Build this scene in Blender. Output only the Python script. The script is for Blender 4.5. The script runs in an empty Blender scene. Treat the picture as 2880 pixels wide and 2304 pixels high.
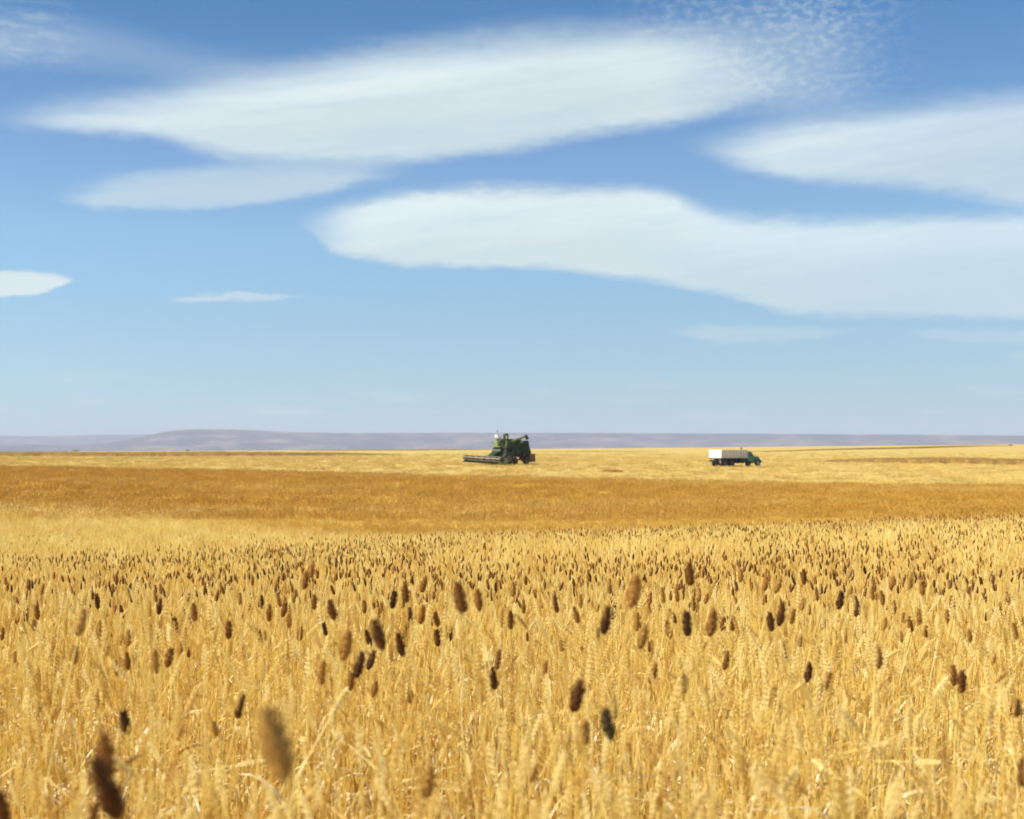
import bpy, bmesh, math, random
import numpy as np
from mathutils import Vector, Matrix, Euler

random.seed(11)
rng = np.random.default_rng(11)
R = math.radians
scene = bpy.context.scene
C = scene.collection

# ---------------------------------------------------------------- camera
F = 3957.0            # focal length of the photograph, in photo pixels
EYE = 1.45
HOR = 1255.0
cam_d = bpy.data.cameras.new("camera")
cam = bpy.data.objects.new("camera", cam_d)
C.objects.link(cam)
cam.location = (0, 0, EYE)
cam.rotation_euler = (R(90), 0, 0)
cam_d.sensor_width = 36.0
cam_d.lens = 36.0 * F / 2880.0
cam_d.shift_y = (HOR - 1152.0) / 2880.0
cam_d.clip_start = 0.05
cam_d.clip_end = 120000
cam_d.dof.use_dof = True
cam_d.dof.focus_distance = 8.5
cam_d.dof.aperture_fstop = 4.8
scene.camera = cam
scene.cycles.max_bounces = 10
scene.cycles.diffuse_bounces = 7
scene.cycles.transmission_bounces = 7

# ---------------------------------------------------------------- light
SUN_EL = R(42)
SUN_AZ = R(-101)      # measured from +Y towards +X
sd = Vector((math.sin(SUN_AZ) * math.cos(SUN_EL), math.cos(SUN_AZ) * math.cos(SUN_EL), math.sin(SUN_EL)))
sun_d = bpy.data.lights.new("sun", 'SUN')
sun_d.energy = 4.6
sun_d.angle = R(0.53)
sun_d.color = (1.0, 0.94, 0.84)
sun = bpy.data.objects.new("sun", sun_d)
sun.rotation_euler = sd.to_track_quat('Z', 'Y').to_euler()
sun.location = (0, 0, 50)
C.objects.link(sun)

scene.view_settings.view_transform = 'Standard'
scene.view_settings.look = 'None'
scene.view_settings.exposure = 0.98
scene.view_settings.gamma = 1.0
scene.view_settings.use_curve_mapping = False


class NT:
    """small helper for building node trees"""
    def __init__(self, tree):
        self.t = tree
        self.L = tree.links

    def n(self, typ, **kw):
        nd = self.t.nodes.new(typ)
        for k, v in kw.items():
            setattr(nd, k, v)
        return nd

    def put(self, sock, v):
        if hasattr(v, 'links') or isinstance(v, bpy.types.NodeSocket):
            self.L.new(v, sock)
        else:
            sock.default_value = v

    def math(self, op, a, b=0.0, c=None, clamp=False):
        nd = self.n('ShaderNodeMath', operation=op, use_clamp=clamp)
        self.put(nd.inputs[0], a)
        self.put(nd.inputs[1], b)
        if c is not None:
            self.put(nd.inputs[2], c)
        return nd.outputs[0]

    def noise(self, vec, scale, detail=4, rough=0.5, out=0):
        nd = self.n('ShaderNodeTexNoise')
        if vec is not None:
            self.L.new(vec, nd.inputs['Vector'])
        nd.inputs['Scale'].default_value = scale
        nd.inputs['Detail'].default_value = detail
        nd.inputs['Roughness'].default_value = rough
        return nd.outputs[out]

    def ss(self, x, lo, hi, a=0.0, b=1.0):
        nd = self.n('ShaderNodeMapRange', interpolation_type='SMOOTHSTEP')
        self.put(nd.inputs[0], x)
        self.put(nd.inputs[1], lo)
        self.put(nd.inputs[2], hi)
        self.put(nd.inputs[3], a)
        self.put(nd.inputs[4], b)
        return nd.outputs[0]

    def mix(self, f, a, b):
        nd = self.n('ShaderNodeMix', data_type='RGBA')
        self.put(nd.inputs[0], f)
        self.put(nd.inputs[6], a)
        self.put(nd.inputs[7], b)
        return nd.outputs[2]

    def ramp(self, f, stops):
        nd = self.n('ShaderNodeValToRGB')
        cr = nd.color_ramp
        while len(cr.elements) < len(stops):
            cr.elements.new(0.5)
        for e, (p, c) in zip(cr.elements, stops):
            e.position = p
            e.color = (c[0], c[1], c[2], 1)
        self.put(nd.inputs[0], f)
        return nd.outputs[0]


# ---------------------------------------------------------------- sky
world = bpy.data.worlds.new("World")
scene.world = world
world.use_nodes = True
wt = world.node_tree
wt.nodes.clear()
W = NT(wt)
out = W.n('ShaderNodeOutputWorld')
bg = W.n('ShaderNodeBackground')
bg.inputs[1].default_value = 0.09
wt.links.new(bg.outputs[0], out.inputs[0])
sky = W.n('ShaderNodeTexSky', sky_type='NISHITA')
sky.sun_disc = False
sky.sun_elevation = SUN_EL
sky.sun_rotation = -SUN_AZ
sky.altitude = 600
sky.air_density = 0.6
sky.dust_density = 0.0
sky.ozone_density = 4.0
tc = W.n('ShaderNodeTexCoord')
sep = W.n('ShaderNodeSeparateXYZ')
wt.links.new(tc.outputs['Generated'], sep.inputs[0])
sx, sy, sz = sep.outputs
az = W.math('ARCTAN2', sx, sy)
hyp = W.math('SQRT', W.math('ADD', W.math('MULTIPLY', sx, sx), W.math('MULTIPLY', sy, sy)))
el = W.math('ARCTAN2', sz, hyp)
# clouds are streaks across the sky: work in azimuth / elevation, gently warped
comb = W.n('ShaderNodeCombineXYZ')
W.put(comb.inputs[0], W.math('MULTIPLY', az, 9.0))
W.put(comb.inputs[1], W.math('MULTIPLY', el, 45.0))
streak = W.noise(comb.outputs[0], 1.0, 5, 0.55)
comb2 = W.n('ShaderNodeCombineXYZ')
W.put(comb2.inputs[0], W.math('MULTIPLY', az, 60.0))
W.put(comb2.inputs[1], W.math('MULTIPLY', el, 190.0))
fine = W.noise(comb2.outputs[0], 1.0, 5, 0.6)
elw = W.math('ADD', el, W.math('ADD', W.math('MULTIPLY', W.math('SUBTRACT', streak, 0.5), 0.013),
                               W.math('MULTIPLY', W.math('SUBTRACT', fine, 0.5), 0.0085)))
AZ0, AZ1, ELM = -0.62, 0.62, 0.42
azn = W.math('DIVIDE', W.math('SUBTRACT', az, AZ0), AZ1 - AZ0, clamp=True)


def azel(x, y):
    u, v = (x - 1440) / F, (HOR - y) / F
    return math.atan(u), math.atan(v * math.cos(math.atan(u)))


def curve(knots):
    nd = W.n('ShaderNodeFloatCurve')
    cv = nd.mapping.curves[0]
    pts = []
    for x, y in knots:
        a, e = azel(x, y)
        pts.append(((a - AZ0) / (AZ1 - AZ0), e / ELM))
    pts.sort()
    if pts[0][0] > 0.004:
        pts.insert(0, (0.0, pts[0][1]))
    if pts[-1][0] < 0.996:
        pts.append((1.0, pts[-1][1]))
    while len(cv.points) < len(pts):
        cv.points.new(0.5, 0.5)
    for p, q in zip(cv.points, pts):
        p.location = q
        p.handle_type = 'AUTO_CLAMPED'
    nd.mapping.update()
    nd.inputs[0].default_value = 1.0
    W.put(nd.inputs[1], azn)
    return W.math('MULTIPLY', nd.outputs[0], ELM)


masks = []
tops = []


def lens(top, bot, st, sb, alpha, end=90, rim=0.0, endr=None):
    """a lens cloud between two edge lines, soft at the edges; st, sb in photo pixels"""
    x0 = max(min(p[0] for p in top), min(p[0] for p in bot))
    x1 = min(max(p[0] for p in top), max(p[0] for p in bot))
    T, B = curve(top), curve(bot)
    a = W.ss(W.math('SUBTRACT', T, elw), -0.3 * st / F, 0.7 * st / F)
    b = W.ss(W.math('SUBTRACT', elw, B), -0.4 * sb / F, 0.6 * sb / F)
    m = W.math('MULTIPLY', a, b)
    azw = W.math('ADD', az, W.math('MULTIPLY', W.math('SUBTRACT', streak, 0.5), 0.05))
    e0, e1 = math.atan((x0 - 1440) / F), math.atan((x1 - 1440) / F)
    m = W.math('MULTIPLY', m, W.ss(azw, e0 - 0.2 * end / F, e0 + end / F))
    m = W.math('MULTIPLY', m, W.ss(azw, e1 + 0.2 * end / F, e1 - (endr or end) / F))
    masks.append(W.math('MULTIPLY', m, alpha))
    if rim:
        # brighter band just inside the windward (upper) edge
        d = W.math('SUBTRACT', T, elw)
        r = W.math('MULTIPLY', W.ss(d, 0.0, 30.0 / F), W.ss(d, 190.0 / F, 40.0 / F))
        tops.append(W.math('MULTIPLY', W.math('MULTIPLY', r, m), rim))


lens([(-80, 322), (0, 312), (134, 286), (401, 247), (601, 209), (802, 180), (1069, 138), (1440, 92), (1707, 82), (1975, 96), (2150, 130), (2330, 215)],
     [(-80, 342), (0, 358), (200, 368), (400, 381), (568, 425), (668, 446), (870, 458), (1069, 461), (1336, 434), (1440, 420), (1574, 394),
      (1774, 364), (1941, 340), (2075, 304), (2330, 226)], 140, 60, 0.95, 280, 1.0, 520)
lens([(130, 536), (220, 520), (330, 498), (468, 474), (735, 450), (1136, 452)],
     [(130, 552), (220, 574), (300, 588), (468, 594), (600, 588), (870, 551), (1136, 506)], 70, 32, 0.62, 160)
lens([(1880, 396), (1960, 386), (2108, 358), (2308, 325), (2576, 286), (2880, 250), (3200, 225), (3700, 300), (4050, 420)],
     [(1880, 404), (1960, 422), (2041, 458), (2175, 494), (2308, 512), (2409, 514), (2576, 532), (2743, 554), (2880, 590), (3200, 640), (3700, 560), (4050, 430)],
     100, 60, 0.93, 340, 0.9)
lens([(800, 614), (855, 604), (1002, 562), (1202, 534), (1440, 522), (1707, 516), (1874, 532), (1950, 566), (2041, 596), (2175, 611), (2442, 606),
      (2642, 597), (2880, 596), (3200, 600), (3700, 640), (4050, 720)],
     [(800, 624), (855, 648), (935, 708), (1069, 738), (1202, 755), (1440, 760), (1640, 767), (1841, 787), (1975, 818), (2075, 838), (2242, 880),
      (2500, 892), (2880, 894), (3300, 880), (3700, 840), (4050, 730)], 60, 34, 0.95, 240, 1.0)
lens([(-900, 800), (-500, 750), (-200, 745), (0, 752), (130, 762), (236, 778)],
     [(-900, 806), (-500, 840), (-200, 850), (0, 838), (100, 830), (180, 804), (236, 780)], 20, 14, 0.92, 60, 0.5)
lens([(440, 838), (560, 826), (700, 824), (880, 838)], [(440, 842), (560, 850), (700, 852), (880, 842)], 16, 14, 0.62, 80)
lens([(1841, 930), (2000, 912), (2200, 912), (2475, 932)], [(1841, 938), (2000, 956), (2200, 958), (2475, 938)], 24, 16, 0.50, 160)
lens([(2480, 945), (2650, 930), (2880, 928), (3400, 945)], [(2480, 950), (2650, 962), (2880, 966), (3400, 952)], 18, 12, 0.46, 140)
lens([(2790, 997), (2900, 992), (3300, 999)], [(2790, 1001), (2900, 1008), (3300, 1004)], 10, 6, 0.35, 60)
# thin veils
lens([(-300, 60), (0, 30), (250, 70), (700, 150), (1000, 120), (1500, 50), (2200, 20), (2500, 60)],
     [(-300, 190), (0, 176), (250, 180), (700, 250), (1000, 210), (1500, 150), (2200, 330), (2500, 320)], 120, 110, 0.32, 260)
# the two bands of the big right-hand veil
lens([(1500, 765), (1800, 700), (2200, 650), (2880, 640), (3400, 650)],
     [(1500, 770), (1841, 800), (2075, 845), (2242, 884), (2880, 898), (3400, 900)], 90, 20, 0.25, 300)

tot = None
for m in masks:
    inv = W.math('SUBTRACT', 1.0, m)
    tot = inv if tot is None else W.math('MULTIPLY', tot, inv)
cov = W.math('SUBTRACT', 1.0, tot)
# altocumulus flecks, upper right
vm = W.n('ShaderNodeVectorMath', operation='MULTIPLY')
cc = W.n('ShaderNodeCombineXYZ')
W.put(cc.inputs[0], W.math('MULTIPLY', az, 130.0))
W.put(cc.inputs[1], W.math('MULTIPLY', el, 230.0))
fl = W.noise(cc.outputs[0], 1.0, 3, 0.5)
cl = W.noise(comb.outputs[0], 1.6, 2, 0.5)
a0, e0 = azel(2240, 150)
reg = W.math('MULTIPLY', W.ss(az, azel(1650, 0)[0], azel(2100, 0)[0]), W.ss(az, azel(2700, 0)[0], azel(2200, 0)[0]))
reg = W.math('MULTIPLY', reg, W.ss(el, azel(2240, 350)[1], azel(2240, 210)[1]))
reg = W.math('MULTIPLY', reg, W.ss(el, azel(2240, -300)[1], azel(2240, -60)[1]))
patchy = W.noise(comb.outputs[0], 1.1, 3, 0.6)
flm = W.math('MULTIPLY', W.math('MULTIPLY', W.math('MULTIPLY', W.ss(fl, 0.36, 0.75), reg), W.ss(patchy, 0.35, 0.60, 0.55, 1.0)), 0.50)
reg2 = W.math('MULTIPLY', W.ss(az, azel(330, 0)[0], azel(60, 0)[0]), W.ss(el, azel(0, 210)[1], azel(0, 120)[1]))
reg2 = W.math('MULTIPLY', reg2, W.ss(el, azel(0, -60)[1], azel(0, 60)[1]))
reg2 = W.math('MULTIPLY', reg2, W.ss(az, azel(-900, 0)[0], azel(-500, 0)[0]))
flm2 = W.math('MULTIPLY', W.math('MULTIPLY', W.ss(fine, 0.4, 0.7), reg2), 0.30)
# low pale streaks over the hills, and the same kind of lens clouds round the rest of the sky
lowm = W.math('MULTIPLY', W.ss(cl, 0.52, 0.72), W.math('MULTIPLY', W.ss(el, 0.008, 0.020), W.ss(el, 0.060, 0.026)))
lowm = W.math('MULTIPLY', lowm, 0.60)
vv = W.n('ShaderNodeVectorMath', operation='MULTIPLY')
wt.links.new(tc.outputs['Generated'], vv.inputs[0])
vv.inputs[1].default_value = (1.6, 1.6, 9.0)
rest = W.noise(vv.outputs[0], 1.3, 3, 0.45)
away = W.ss(W.math('ABSOLUTE', az), 0.52, 0.72)
above = W.ss(el, 0.40, 0.52)
away = W.math('MAXIMUM', away, above)
restm = W.math('MULTIPLY', W.math('MULTIPLY', W.ss(rest, 0.50, 0.60), away), W.ss(el, 0.01, 0.10, 0.0, 0.7))
for m in (flm, flm2, lowm, restm):
    cov = W.math('SUBTRACT', 1.0, W.math('MULTIPLY', W.math('SUBTRACT', 1.0, cov), W.math('SUBTRACT', 1.0, m)))
cb3 = W.n('ShaderNodeCombineXYZ')
W.put(cb3.inputs[0], W.math('MULTIPLY', az, 5.0))
W.put(cb3.inputs[1], W.math('ADD', W.math('MULTIPLY', el, 26.0), W.math('MULTIPLY', az, -2.0)))
broad = W.noise(cb3.outputs[0], 1.0, 4, 0.5)
cov = W.math('MULTIPLY', cov, W.ss(broad, 0.32, 0.66, 0.86, 1.0))
cb4 = W.n('ShaderNodeCombineXYZ')
W.put(cb4.inputs[0], W.math('MULTIPLY', az, 7.0))
W.put(cb4.inputs[1], W.math('ADD', W.math('MULTIPLY', el, 120.0), W.math('MULTIPLY', az, -16.0)))
fibre = W.noise(cb4.outputs[0], 1.0, 4, 0.6)
cov = W.math('MULTIPLY', cov, W.ss(fibre, 0.3, 0.62, 0.90, 1.0))
cov = W.math('MULTIPLY', cov, W.ss(fine, 0.25, 0.6, 0.965, 1.0))
cov = W.math('MULTIPLY', cov, W.ss(W.math('SUBTRACT', az, W.math('MULTIPLY', el, 1.1)), -0.10, 0.18, 1.0, 0.68))
rimt = None
for t_ in tops:
    rimt = t_ if rimt is None else W.math('ADD', rimt, t_)
CLD = (4.05, 4.7, 4.75, 1)
CLB = (4.9, 5.5, 5.45, 1)
ccol = W.mix(W.math('MINIMUM', rimt, 1.0), CLD, CLB)
grade = W.ramp(W.math('DIVIDE', el, 0.42, clamp=True), [(0.0, (.56, .60, .56)), (.05, (.57, .62, .57)), (.153, (.76, .77, .64)),
                                                       (.343, (1.02, 1.07, .88)), (.48, (.94, 1.03, .94)), (.71, (.51, .86, .91)), (1.0, (.46, .82, .90))])
sm = W.n('ShaderNodeMix', data_type='RGBA', blend_type='MULTIPLY')
sm.inputs[0].default_value = 1.0
wt.links.new(sky.outputs[0], sm.inputs[6])
wt.links.new(grade, sm.inputs[7])
fin = W.mix(cov, sm.outputs[2], ccol)
wt.links.new(fin, bg.inputs[0])

# ---------------------------------------------------------------- numeric noise


def _h(ix, iy, s):
    n = (ix.astype(np.int64) * 374761393 + iy.astype(np.int64) * 668265263 + s * 1442695041) & 0xffffffff
    n = ((n ^ (n >> 13)) * 1274126177) & 0xffffffff
    return ((n ^ (n >> 16)) & 0xffff) / 65535.0


def vnoise(x, y, s=0):
    x = np.asarray(x, float)
    y = np.asarray(y, float)
    ix, iy = np.floor(x), np.floor(y)
    fx, fy = x - ix, y - iy
    fx, fy = fx * fx * (3 - 2 * fx), fy * fy * (3 - 2 * fy)
    a = _h(ix, iy, s)
    b = _h(ix + 1, iy, s)
    c = _h(ix, iy + 1, s)
    d = _h(ix + 1, iy + 1, s)
    return (a + (b - a) * fx) * (1 - fy) + (c + (d - c) * fx) * fy


def fbm(x, y, o=4, s=0):
    t, a, n = 0, 1.0, 0
    for i in range(o):
        t = t + a * vnoise(x * 2 ** i, y * 2 ** i, s + i * 17)
        n += a
        a *= 0.5
    return t / n - 0.5


# ---------------------------------------------------------------- terrain
CAN = 0.93   # height of the standing wheat
near = [(0.3, -0.42), (1.0, -0.42), (2.5, -0.46), (4.3, -0.51), (5.5, -0.585), (7.5, -0.76), (10, -0.96)]
colL = near + [(13, -1.12), (18, -1.42), (24, -1.75), (40, -2.3), (60, -2.85), (85, -2.95), (115, -2.55), (150, -2.08)]
colM = near + [(13, -1.06), (18, -1.25), (24, -1.45), (32, -1.95), (40, -2.42), (60, -3.1), (85, -3.1), (120, -2.7)]
colR = near[:-1] + [(10, -0.88), (13, -0.93), (18, -1.05), (24, -1.20), (32, -1.62), (40, -2.1), (60, -2.82), (85, -3.05), (113, -3.17)]
farL = [(180, -2.62), (200, -2.50), (350, -2.42), (600, -2.62), (700, -2.75), (800, -3.4), (1200, -14), (3000, -70), (8000, -85), (60000, -85)]
farM = [(150, -3.22), (200, -2.55), (350, -2.3), (600, -1.5), (700, -1.3), (800, -1.7), (1200, -12), (3000, -70), (8000, -85), (60000, -85)]
farR = [(150, -3.95), (200, -3.25), (260, -2.95), (350, -2.35), (600, 0.35), (700, 1.25), (800, 1.2), (1200, -9), (3000, -70), (8000, -85), (60000, -85)]
LG = np.linspace(math.log(0.3), math.log(60000), 900)


def prof(cn, fr):
    d = [math.log(a) for a, _ in cn] + [math.log(a) for a, _ in fr]
    z = [b - CAN for _, b in cn] + [b for _, b in fr]
    v = np.interp(LG, d, z)
    k = np.exp(-0.5 * (np.arange(-18, 19) / 7.0) ** 2)
    k /= k.sum()
    vp = np.pad(v, 18, mode='edge')
    return np.convolve(vp, k, 'valid')


PL, PM, PR = prof(colL, farL), prof(colM, farM), prof(colR, farR)


def polar(x, y):
    r = np.hypot(x, y)
    a = np.arctan2(x, y)
    s = np.where(np.abs(a) > math.pi / 2, np.sign(a) * (math.pi - np.abs(a)), a)
    s = np.clip(np.tan(np.clip(s, -0.6, 0.6)) / 0.364, -1.15, 1.15)
    D = r * np.maximum(np.cos(a), 0.88)
    return r, a, s, D


def ground_z(x, y):
    x = np.asarray(x, float)
    y = np.asarray(y, float)
    r, a, s, D = polar(x, y)
    l = np.log(np.maximum(D, 0.3))
    zl, zm, zr = np.interp(l, LG, PL), np.interp(l, LG, PM), np.interp(l, LG, PR)
    wl = np.clip(-s, 0, 1.15)
    wr = np.clip(s, 0, 1.15)
    wl = wl * wl * (3 - 2 * np.minimum(wl, 1)) if False else wl
    z = zm * (1 - wl - wr) + zl * wl + zr * wr
    und = fbm(x / 9.0, y / 9.0, 3, 5) * 0.10 * np.clip((D - 4) / 12, 0, 1) + fbm(x / 60.0, y / 60.0, 3, 9) * 0.5 * np.clip((D - 90) / 150, 0, 1)
    return EYE + z + und


def gz(x, y):
    return float(ground_z(np.array([x]), np.array([y]))[0])


def edge_d(s):
    """depth at which the standing crop stops"""
    return np.interp(s, [-1.15, -1, -0.6, -0.17, 0.1, 0.38, 0.74, 1, 1.15], [158, 150, 138, 127, 120, 117, 112, 113, 113])


def orange_w(x, y):
    """0 in the pale crop, 1 in the rust-coloured crop"""
    r, a, s, D = polar(x, y)
    b = np.interp(s, [-1.15, -1, -0.75, -0.58, -0.4, -0.2, 0.1, 0.4, 0.7, 1.0], [66, 62, 58, 48, 38, 31, 27.5, 27, 27, 28])
    b = b * (1 + 0.14 * fbm(x / 7.0, y / 12.0, 3, 31) * 2)
    t = np.clip((D - b * 0.88) / (b * 0.38), 0, 1)
    return t * t * (3 - 2 * t) * np.clip(0.97 + 0.7 * fbm(x / 16.0, y / 11.0, 3, 61), 0.70, 1.0)


def at(px, py, d):
    return Vector(((px - 1440) / F * d, d, EYE - (py - HOR) / F * d))


# ---------------------------------------------------------------- materials
def newmat(name):
    m = bpy.data.materials.new(name)
    m.use_nodes = True
    m.node_tree.nodes.clear()
    return m, NT(m.node_tree)


def straw_mat(name, stops, trans=0.25, rough=0.55, nscale=40, spec=0.3, attr=None):
    m, N = newmat(name)
    o = N.n('ShaderNodeOutputMaterial')
    oi = N.n('ShaderNodeObjectInfo')
    tcn = N.n('ShaderNodeTexCoord')
    nz = N.noise(tcn.outputs['Object'], nscale, 3, 0.6)
    f = N.math('ADD', N.math('MULTIPLY', oi.outputs['Random'], 0.7), N.math('MULTIPLY', N.math('SUBTRACT', nz, 0.35), 0.6), clamp=True)
    col = N.ramp(f, stops)
    if attr:
        at_ = N.n('ShaderNodeAttribute', attribute_name='orange', attribute_type='INSTANCER' if attr == 'inst' else 'GEOMETRY')
        col = N.mix(at_.outputs['Fac'], col, N.ramp(f, [(0.0, (0.43, 0.245, 0.03)), (0.5, (0.61, 0.37, 0.05)), (1.0, (0.74, 0.49, 0.09))]))
    p = N.n('ShaderNodeBsdfPrincipled')
    N.put(p.inputs['Base Color'], col)
    p.inputs['Roughness'].default_value = rough
    p.inputs['Specular IOR Level'].default_value = spec
    if trans:
        tr = N.n('ShaderNodeBsdfTranslucent')
        N.put(tr.inputs[0], col)
        mx = N.n('ShaderNodeMixShader')
        mx.inputs[0].default_value = trans
        N.L.new(p.outputs[0], mx.inputs[1])
        N.L.new(tr.outputs[0], mx.inputs[2])
        N.L.new(mx.outputs[0], o.inputs[0])
    else:
        N.L.new(p.outputs[0], o.inputs[0])
    return m


STRAW = [(0.05, (0.48, 0.23, 0.03)), (0.22, (0.79, 0.55, 0.12)), (0.65, (0.90, 0.75, 0.235)), (0.93, (0.96, 0.89, 0.53))]
EAR = [(0.05, (0.60, 0.36, 0.07)), (0.32, (0.86, 0.68, 0.22)), (0.93, (0.96, 0.88, 0.50))]
LEAF = [(0.05, (0.52, 0.25, 0.035)), (0.4, (0.84, 0.65, 0.23)), (0.85, (0.96, 0.91, 0.66))]
M_stem = straw_mat('wheat_stem', STRAW, 0.42, 0.42, 12, 0.5, 'inst')
M_stubble = straw_mat('stubble_straw', [(0.0, (0.60, 0.42, 0.11)), (1.0, (0.78, 0.58, 0.19))], 0.25, 0.6, 3, 0.2)
M_ear = straw_mat('wheat_ear', EAR, 0.42, 0.5, 60, 0.4, 'inst')
M_leaf = straw_mat('wheat_leaf', LEAF, 0.45, 0.45, 14, 0.45, 'inst')
M_dark = straw_mat('dark_seed_head', [(0.0, (0.05, 0.02, 0.006)), (0.45, (0.14, 0.055, 0.013)), (0.8, (0.26, 0.115, 0.026)), (1.0, (0.42, 0.20, 0.05))],
                   0.0, 0.6, 90, 0.25)
M_brown = straw_mat('brown_seed_head', [(0.0, (0.20, 0.08, 0.015)), (0.5, (0.36, 0.165, 0.032)), (1.0, (0.52, 0.28, 0.065))], 0.05, 0.6, 90, 0.25)
M_tanh = straw_mat('tan_seed_head', [(0.0, (0.38, 0.20, 0.045)), (0.5, (0.54, 0.32, 0.08)), (1.0, (0.70, 0.47, 0.15))], 0.1, 0.6, 90, 0.25)


def surf_mat(name, c1, c2, c3=None, scale=1.0, stretch=(1, 1, 1), rough=0.8, bump=0.0, bscale=None, attr=False, spec=0.2, metal=0.0, world_co=False):
    m, N = newmat(name)
    o = N.n('ShaderNodeOutputMaterial')
    p = N.n('ShaderNodeBsdfPrincipled')
    tcn = N.n('ShaderNodeTexCoord')
    mp = N.n('ShaderNodeMapping')
    mp.inputs['Scale'].default_value = stretch
    N.L.new(tcn.outputs['Object'], mp.inputs[0])
    a = N.noise(mp.outputs[0], scale, 6, 0.62)
    st = [(0.30, c1), (0.70, c2)] if c3 is None else [(0.28, c1), (0.5, c2), (0.72, c3)]
    col = N.ramp(a, st)
    if attr:
        at_ = N.n('ShaderNodeAttribute', attribute_name='orange')
        orc = N.ramp(a, [(0.28, (0.42, 0.24, 0.03)), (0.5, (0.51, 0.305, 0.045)), (0.72, (0.59, 0.37, 0.062))])
        col = N.mix(at_.outputs['Fac'], col, orc)
    N.put(p.inputs['Base Color'], col)
    p.inputs['Roughness'].default_value = rough
    p.inputs['Specular IOR Level'].default_value = spec
    p.inputs['Metallic'].default_value = metal
    if bump:
        b = N.n('ShaderNodeBump')
        b.inputs['Strength'].default_value = bump
        b.inputs['Distance'].default_value = 0.05
        N.L.new(N.noise(mp.outputs[0], bscale or scale * 3, 4, 0.6), b.inputs['Height'])
        N.L.new(b.outputs[0], p.inputs['Normal'])
    N.L.new(p.outputs[0], o.inputs[0])
    return m


# ---------------------------------------------------------------- object helpers
def link(name, me, mats, parent=None):
    ob = bpy.data.objects.new(name, me)
    C.objects.link(ob)
    if mats is not None:
        for m in (mats if isinstance(mats, (list, tuple)) else [mats]):
            me.materials.append(m)
    if parent:
        ob.parent = parent
    return ob


def tag(o, label=None, cat=None, group=None, kind=None):
    for k, v in (('label', label), ('category', cat), ('group', group), ('kind', kind)):
        if v:
            o[k] = v
    return o


def pydata(verts, faces, name='mesh', mi=None, smooth=False):
    me = bpy.data.meshes.new(name)
    me.from_pydata(verts, [], faces)
    if mi is not None:
        me.polygons.foreach_set('material_index', mi)
    if smooth:
        me.polygons.foreach_set('use_smooth', [True] * len(faces))
    me.update()
    return me


def gridmesh(P, name, closed_u=False):
    """P: (nu, nv, 3) array to a quad mesh"""
    nu, nv = P.shape[:2]
    idx = np.arange(nu * nv).reshape(nu, nv)
    if closed_u:
        idx = np.vstack([idx, idx[:1]])
    q = np.stack([idx[:-1, :-1], idx[1:, :-1], idx[1:, 1:], idx[:-1, 1:]], -1).reshape(-1, 4)
    me = bpy.data.meshes.new(name)
    me.vertices.add(nu * nv)
    me.vertices.foreach_set('co', P.reshape(-1).astype(np.float32))
    me.loops.add(q.size)
    me.loops.foreach_set('vertex_index', q.reshape(-1).astype(np.int32))
    me.polygons.add(len(q))
    me.polygons.foreach_set('loop_start', np.arange(0, q.size, 4, dtype=np.int32))
    me.polygons.foreach_set('use_smooth', np.ones(len(q), dtype=bool))
    me.update(calc_edges=True)
    return me


def fattr(me, name, vals, domain='POINT', typ='FLOAT'):
    a = me.attributes.new(name, typ, domain)
    v = np.asarray(vals)
    if typ == 'FLOAT_VECTOR':
        a.data.foreach_set('vector', v.astype(np.float32).reshape(-1))
    else:
        a.data.foreach_set('value', v.astype(np.int32 if typ == 'INT' else np.float32).reshape(-1))


# ---------------------------------------------------------------- ground sheet
azs = np.concatenate([np.linspace(-0.62, 0.62, 230), np.linspace(0.66, 2 * math.pi - 0.66, 60)])
rs = np.exp(np.linspace(math.log(0.25), math.log(25000), 300))
AA, RR = np.meshgrid(azs, rs, indexing='ij')
X, Y = RR * np.sin(AA), RR * np.cos(AA)
Z = ground_z(X, Y)
P = np.stack([X, Y, Z], -1)
gm = gridmesh(P[:, ::-1], 'ground', closed_u=True)


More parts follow.
